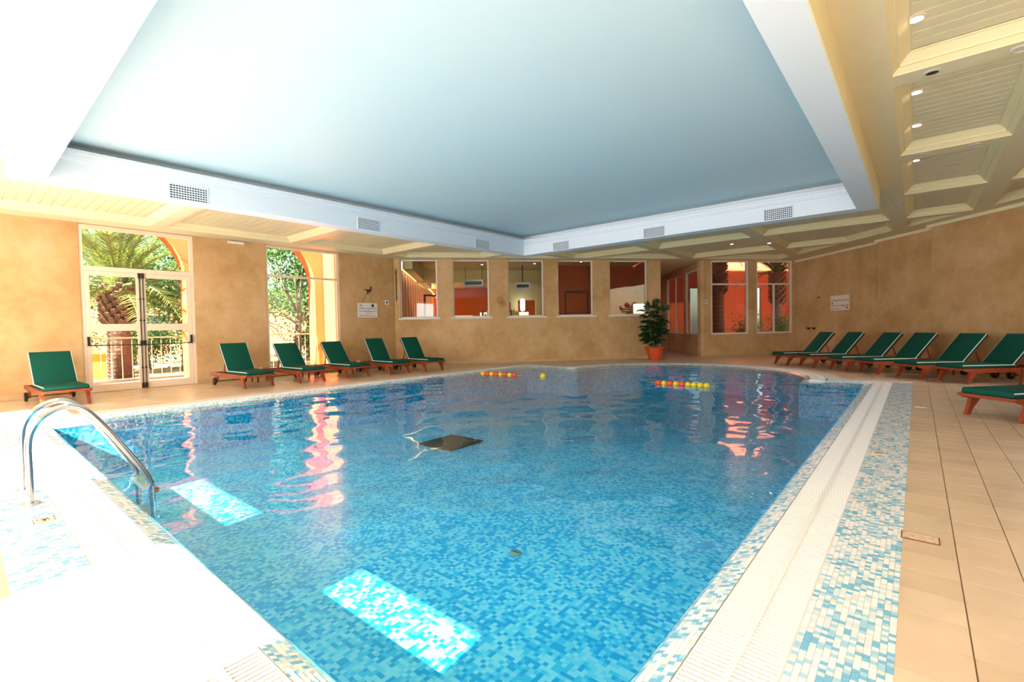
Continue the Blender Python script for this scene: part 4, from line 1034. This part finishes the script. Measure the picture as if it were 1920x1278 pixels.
tree(-27.0, 1.5, 6.6, 2.4, 18, 'tall tree at the back behind the left door leaf', M['leafA'], 5500)
def shrub(x, y, s_, seed, label, lm):
    r = empty('garden_shrub', (x, y, -.12)); tag(r, label, 'shrub', 'shrubs beyond the railing'); rs_ = np.random.RandomState(seed); vs = []; fs = []
    for k in range(5): MB().tube([(0,0,0), (rs_.normal(0,.2)*s_, rs_.normal(0,.2)*s_, .5*s_), (rs_.normal(0,.35)*s_, rs_.normal(0,.35)*s_, 1.0*s_)], [.03,.02,.01], 6).build('stem', M['bark2'], r)
    for i in range(2200):
        p_ = rs_.normal(0, .38*s_, 3)*np.array((1,1,.8))+np.array((0,0,.85*s_)); p_[2] = max(p_[2], .05); u1 = rs_.normal(0,1,3); u1 /= np.linalg.norm(u1); v1 = np.cross(u1, rs_.normal(0,1,3)); v1 /= np.linalg.norm(v1); l = .13; k = len(vs); vs += [tuple(p_-u1*l*.5), tuple(p_+v1*l*.22), tuple(p_+u1*l*.5), tuple(p_-v1*l*.22)]; fs.append((k,k+1,k+2,k+3))
    me = bpy.data.meshes.new('foliage'); me.from_pydata(vs, [], fs); me.materials.append(lm); o = link('foliage', me, r); o['kind'] = 'stuff'
shrub(-22.6, 5.0, 1.3, 31, 'rounded shrub behind the right door leaf, under the bushy tree', M['leafB']); shrub(-23.4, 2.6, 1.3, 32, 'rounded shrub behind the palm trunk', M['leafA'])
shrub(-22.2, 11.3, 1.2, 33, 'low shrub seen at the foot of the tall window', M['leafB']); shrub(-23.6, 6.9, 1.4, 34, 'wide shrub between door and window at the back of the lawn', M['leafB'])
r = empty('far_house', (-38, 12, -.2)); tag(r, 'pink rendered house far behind the garden trees', 'building'); MB().box(-1, 1, -18, 18, 0, 4.2).build('facade', plain('pink_render', rgb(222,150,116), .8, var=.1, scale=.6), r); MB().box(-1.2, 1.2, -18.3, 18.3, 4.2, 4.5).build('roof_edge', M['base'], r)
for i in range(6): MB().box(.99, 1.03, -15+i*5.4, -13.6+i*5.4, 1.0, 2.6).build('window', plain('far_glass', rgb(60,60,64), .2) if i == 0 else bpy.data.materials['far_glass'], r)

# ================================================================== ROOM BEHIND THE INTERIOR WINDOWS
M['gymceil'] = plain('gym_ceiling', rgb(232,220,160), .6); M['gymfloor'] = plain('gym_floor', rgb(150,100,60), .4, var=.1, scale=2); M['slat'] = plain('pale_slat', rgb(236,206,176), .6); M['dred'] = plain('red_panel', rgb(190,84,44), .5, var=.08, scale=2)
def GP(u, dd_, z=0.0): return UD(u, 17.3+0.16*u+dd_, z)
def gpoly(pts, z, name, mat, flip=False): return struct(fill_poly([tuple(p.xy) for p in pts], None, z, name, mat, flip))
gpts = [GP(-4.05, .24), GP(5.5, .24), GP(5.5, 15.6), GP(-5.4, 15.6)]
gpoly(gpts, 0.0, 'floor_back_room', M['gymfloor']); gpoly(gpts, 3.92, 'ceiling_back_room', M['gymceil'], True)
wall('wall_back_room_end', GP(-5.6, 15.6), GP(5.6, 15.6), .2, 0, 3.95, [(1.2, 3.0, .9, 2.1), (3.5, 4.6, 1.0, 2.3), (6.2, 6.9, .9, 2.3)], M['orange'])
wall('wall_back_room_mid', GP(-1.15, 6.4), GP(5.5, 6.4), .15, 0, 3.95, [(0.25, 1.15, 0, 2.5), (1.5, 2.4, 0, 2.6)], M['gymceil'])
wall('wall_back_room_panel', GP(1.55, 3.4), GP(5.5, 3.4), .12, 0, 3.95, [], M['dred'])
struct(MB().box(0, 5.9, -.2, .2, 3.35, 3.92).build('trim_7', M['gymceil'], mtx=frame_mtx(GP(-4.3, 5.2), GP(1.5, 5.2))[0]))
struct(MB().box(0, 9, -.35, .0, 3.45, 3.92).build('trim_8', M['gymceil'], mtx=frame_mtx(GP(-3.9, .6), GP(-4.7, 9.6))[0]))
# slatted garden side of the back room
mtS, LS = frame_mtx(GP(-3.98, .3), GP(-5.25, 15.5))
r = empty('slat_screen', mtS.translation, math.atan2(mtS[1][0], mtS[0][0])); tag(r, 'bright timber slat screen seen through the first interior window from the garden wall', 'screen')
for i in range(54): MB().box(i*.28, i*.28+.19, 0, .09, .05, 3.5).build('slat', M['slat'] if i % 3 else M['orange'], r)
MB().box(0, LS, -.02, .11, 3.45, 3.6).build('head_rail', M['gymceil'], r); MB().box(0, LS, -.02, .11, 0, .06).build('sill_rail', M['slat'], r)
# gym frames, fan unit, door frame seen through the windows
def gym_frame(u, d, w, h, rz, label):
    p = GP(u, d); r = empty('exercise_frame', (p.x, p.y, 0), rz); tag(r, label, 'gym machine', 'exercise machines in the back room')
    for s_ in (-1, 1): MB().box(s_*w/2-.03, s_*w/2+.03, -.03, .03, 0, h).build('upright', M['dark'], r); MB().box(s_*w/2-.04, s_*w/2+.04, -.5, .5, 0, .07).build('foot', M['dark'], r)
    MB().box(-w/2, w/2, -.035, .035, h-.07, h).build('top_bar', M['dark'], r); MB().box(-w/2, w/2, -.2, .2, .42, .50).build('bench_pad', M['black'], r); MB().tube([(-w/2-.25, 0, h*.66), (w/2+.25, 0, h*.66)], .02, 8).build('press_bar', M['steel'], r)
gym_frame(-3.45, 4.2, .9, 2.75, YAW+.9, 'tall dark exercise frame behind the first interior window from the garden wall'); gym_frame(-3.5, 8.0, .8, 2.3, YAW+.9, 'shorter dark exercise frame further behind the first interior window from the garden wall')
gym_frame(2.75, 2.4, .95, 2.75, YAW, 'dark exercise frame before the red panel wall')
p = GP(-1.6, 3.6); r = empty('ceiling_fan_unit', (p.x, p.y, 3.05), YAW); tag(r, 'grey ceiling unit hanging behind the second interior window from the garden wall', 'air unit'); MB().box(-.42, .42, -.25, .25, 0, .28).build('casing', plain('unit_grey', rgb(190,190,170), .5), r)
for s_ in (-1, 1): MB().box(s_*.36-.01, s_*.36+.01, -.01, .01, .28, .88).build('hanger', M['dark'], r)
MB().box(-.36, .36, -.256, -.249, .06, .2).build('grille', M['dark'], r)
p = GP(.5, 3.2); r = empty('ceiling_fan_unit', (p.x, p.y, 2.9), YAW); tag(r, 'white ceiling unit hanging behind the third interior window from the garden wall', 'air unit'); MB().box(-.3, .3, -.25, .25, 0, .26).build('casing', plain('unit_white', rgb(210,214,206), .5), r); MB().box(-.02, .02, -.02, .02, .26, 1.03).build('hanger', M['dark'], r); MB().box(-.26, .26, -.256, -.249, .05, .18).build('grille', M['dark'], r)
for u_, d_, lab in ((-1.4, 1.6, 'small lit ceiling spot behind the second interior window from the garden wall'), (-1.2, 3.0, 'small lit ceiling spot further behind the second interior window from the garden wall'), (.35, 1.6, 'small lit ceiling spot behind the third interior window from the garden wall'), (1.0, 2.6, 'small lit ceiling spot by the pillar of the third interior window from the garden wall'), (2.9, 2.0, 'small lit ceiling spot behind the fourth interior window from the garden wall'), (4.4, 2.0, 'small pale unlit ceiling cap behind the fifth interior window from the garden wall')):
    p = GP(u_, d_); downlight(p.x, p.y, 3.92, 'unlit' not in lab, lab)
p = GP(.55, 6.0); r = empty('bright_oval', (p.x, p.y, 2.05), YAW); tag(r, 'tall white glowing oval added for a bright spot in the back room', 'glow'); MB().lathe([(.05,0),(.11,.05),(.12,.3),(.11,.55),(.05,.6)], 16).build('shade', emis('bright_oval_glow', (1,.97,.92), 5), r, smooth=True); MB().box(-.015, .015, -.125, -.115, .02, .58).build('bright_oval_bar', M['dark'], r); MB().box(-.03, .03, .0, .4, .26, .30).build('bright_oval_arm', M['dark'], r)  # emissive body added for a bright oval of window light, not a lamp
p = GP(-.55, 5.2); r = empty('display_counter', (p.x, p.y, 0), YAW+.16); tag(r, 'counter with colourful goods behind the third interior window from the garden wall', 'counter'); MB().box(-.9, .9, -.3, .3, 0, 1.75).build('cabinet', plain('counter_yellow', rgb(222,196,130), .6), r); MB().box(-.95, .95, -.33, .33, 1.75, 1.79).build('counter_top', M['base'], r)
rnd = random.Random(2); gcol = [plain('goods_%s' % n, c, .5) for n, c in (('red', rgb(190,40,26)), ('yellow', rgb(236,196,60)), ('white', rgb(240,240,236)), ('blue', rgb(70,130,170)))]
for i in range(14):
    q = p+UD(-.8+i*.122, 0)-UD(0, 0); h_ = rnd.uniform(.12, .32); ci = rnd.randrange(4); o = MB().prism([(-.045,0),(.045,0),(.045,h_*.8),(.02,h_),(-.02,h_),(-.045,h_*.8)], -.04, .04).build('goods_pack', gcol[ci]); o.location = (q.x, q.y, 1.79); o.rotation_euler = (0, 0, YAW+.16); tag(o, 'small %s pack on the counter behind the third interior window from the garden wall' % ('red', 'yellow', 'white', 'blue')[ci], 'pack', '%s packs on the back-room counter' % ('red', 'yellow', 'white', 'blue')[ci])

# ================================================================== COURTYARD
struct(MB().box(0, 14, .25, 16, -.12, -.02).build('courtyard_ground', M['earth'], mtx=frame_mtx(P_G0, P_G1)[0]))
cw, _ = wall('wall_courtyard_back', UD(7.5, 25.5), UD(19, 27.4), .2, -.1, 7.5, [(2.2, 3.1, .6, 3.2), (5.6, 6.5, .6, 3.2)], M['redwall'])
wall('wall_courtyard_side', UD(16.5, 28), UD(16.5, 19.5), .2, -.1, 7.5, [], M['redwall'])
# added unseen wall blocks the sun over the court, its slits leave streaks
mu, LU = frame_mtx(UD(3.5, 17.6), UD(19, 20.1))
wall('wall_sun_blocker', UD(3.5, 17.9), UD(19, 20.4), .3, 4.03, 11, [(5.2, 5.32, 5.0, 6.6), (6.6, 6.75, 4.9, 6.0), (8.1, 8.2, 5.2, 7.0), (9.0, 9.25, 5.0, 6.2)], M['orange'])
dlm = M['leafB']
v = UD(9.3, 21.6); palm(v.x, v.y, 4.4, .30, 2.2, 21, 'dark palm trunk behind the plain courtyard window', 26, -.05, dlm)
v = UD(12.8, 23.0); palm(v.x, v.y, 3.6, .24, 2.0, 22, 'dark palm behind the opening courtyard window', 24, -.05, dlm)
for (u_, d_, s_, lab) in ((10.6, 21.4, 1.0, 'dark shrub under the plain courtyard window'), (12.9, 22.6, 1.1, 'dark shrub under the opening courtyard window')):
    v = UD(u_, d_); r = empty('courtyard_shrub', (v.x, v.y, -.05)); tag(r, lab, 'shrub', 'shrubs in the courtyard'); rs_ = np.random.RandomState(int(u_*10)); vs = []; fs = []
    MB().tube([(0,0,0),(0,0,.8*s_)], [.04,.02], 6).build('stem', M['bark2'], r)
    for i in range(1500):
        p_ = rs_.normal(0, .32*s_, 3)+np.array((0,0,.9*s_)); u1 = rs_.normal(0,1,3); u1 /= np.linalg.norm(u1); v1 = np.cross(u1, rs_.normal(0,1,3)); v1 /= np.linalg.norm(v1); l = .12; k = len(vs); vs += [tuple(p_-u1*l*.5), tuple(p_+v1*l*.2), tuple(p_+u1*l*.5), tuple(p_-v1*l*.2)]; fs.append((k,k+1,k+2,k+3))
    me = bpy.data.meshes.new('foliage'); me.from_pydata(vs, [], fs); me.materials.append(dlm); o = link('foliage', me, r); o['kind'] = 'stuff'
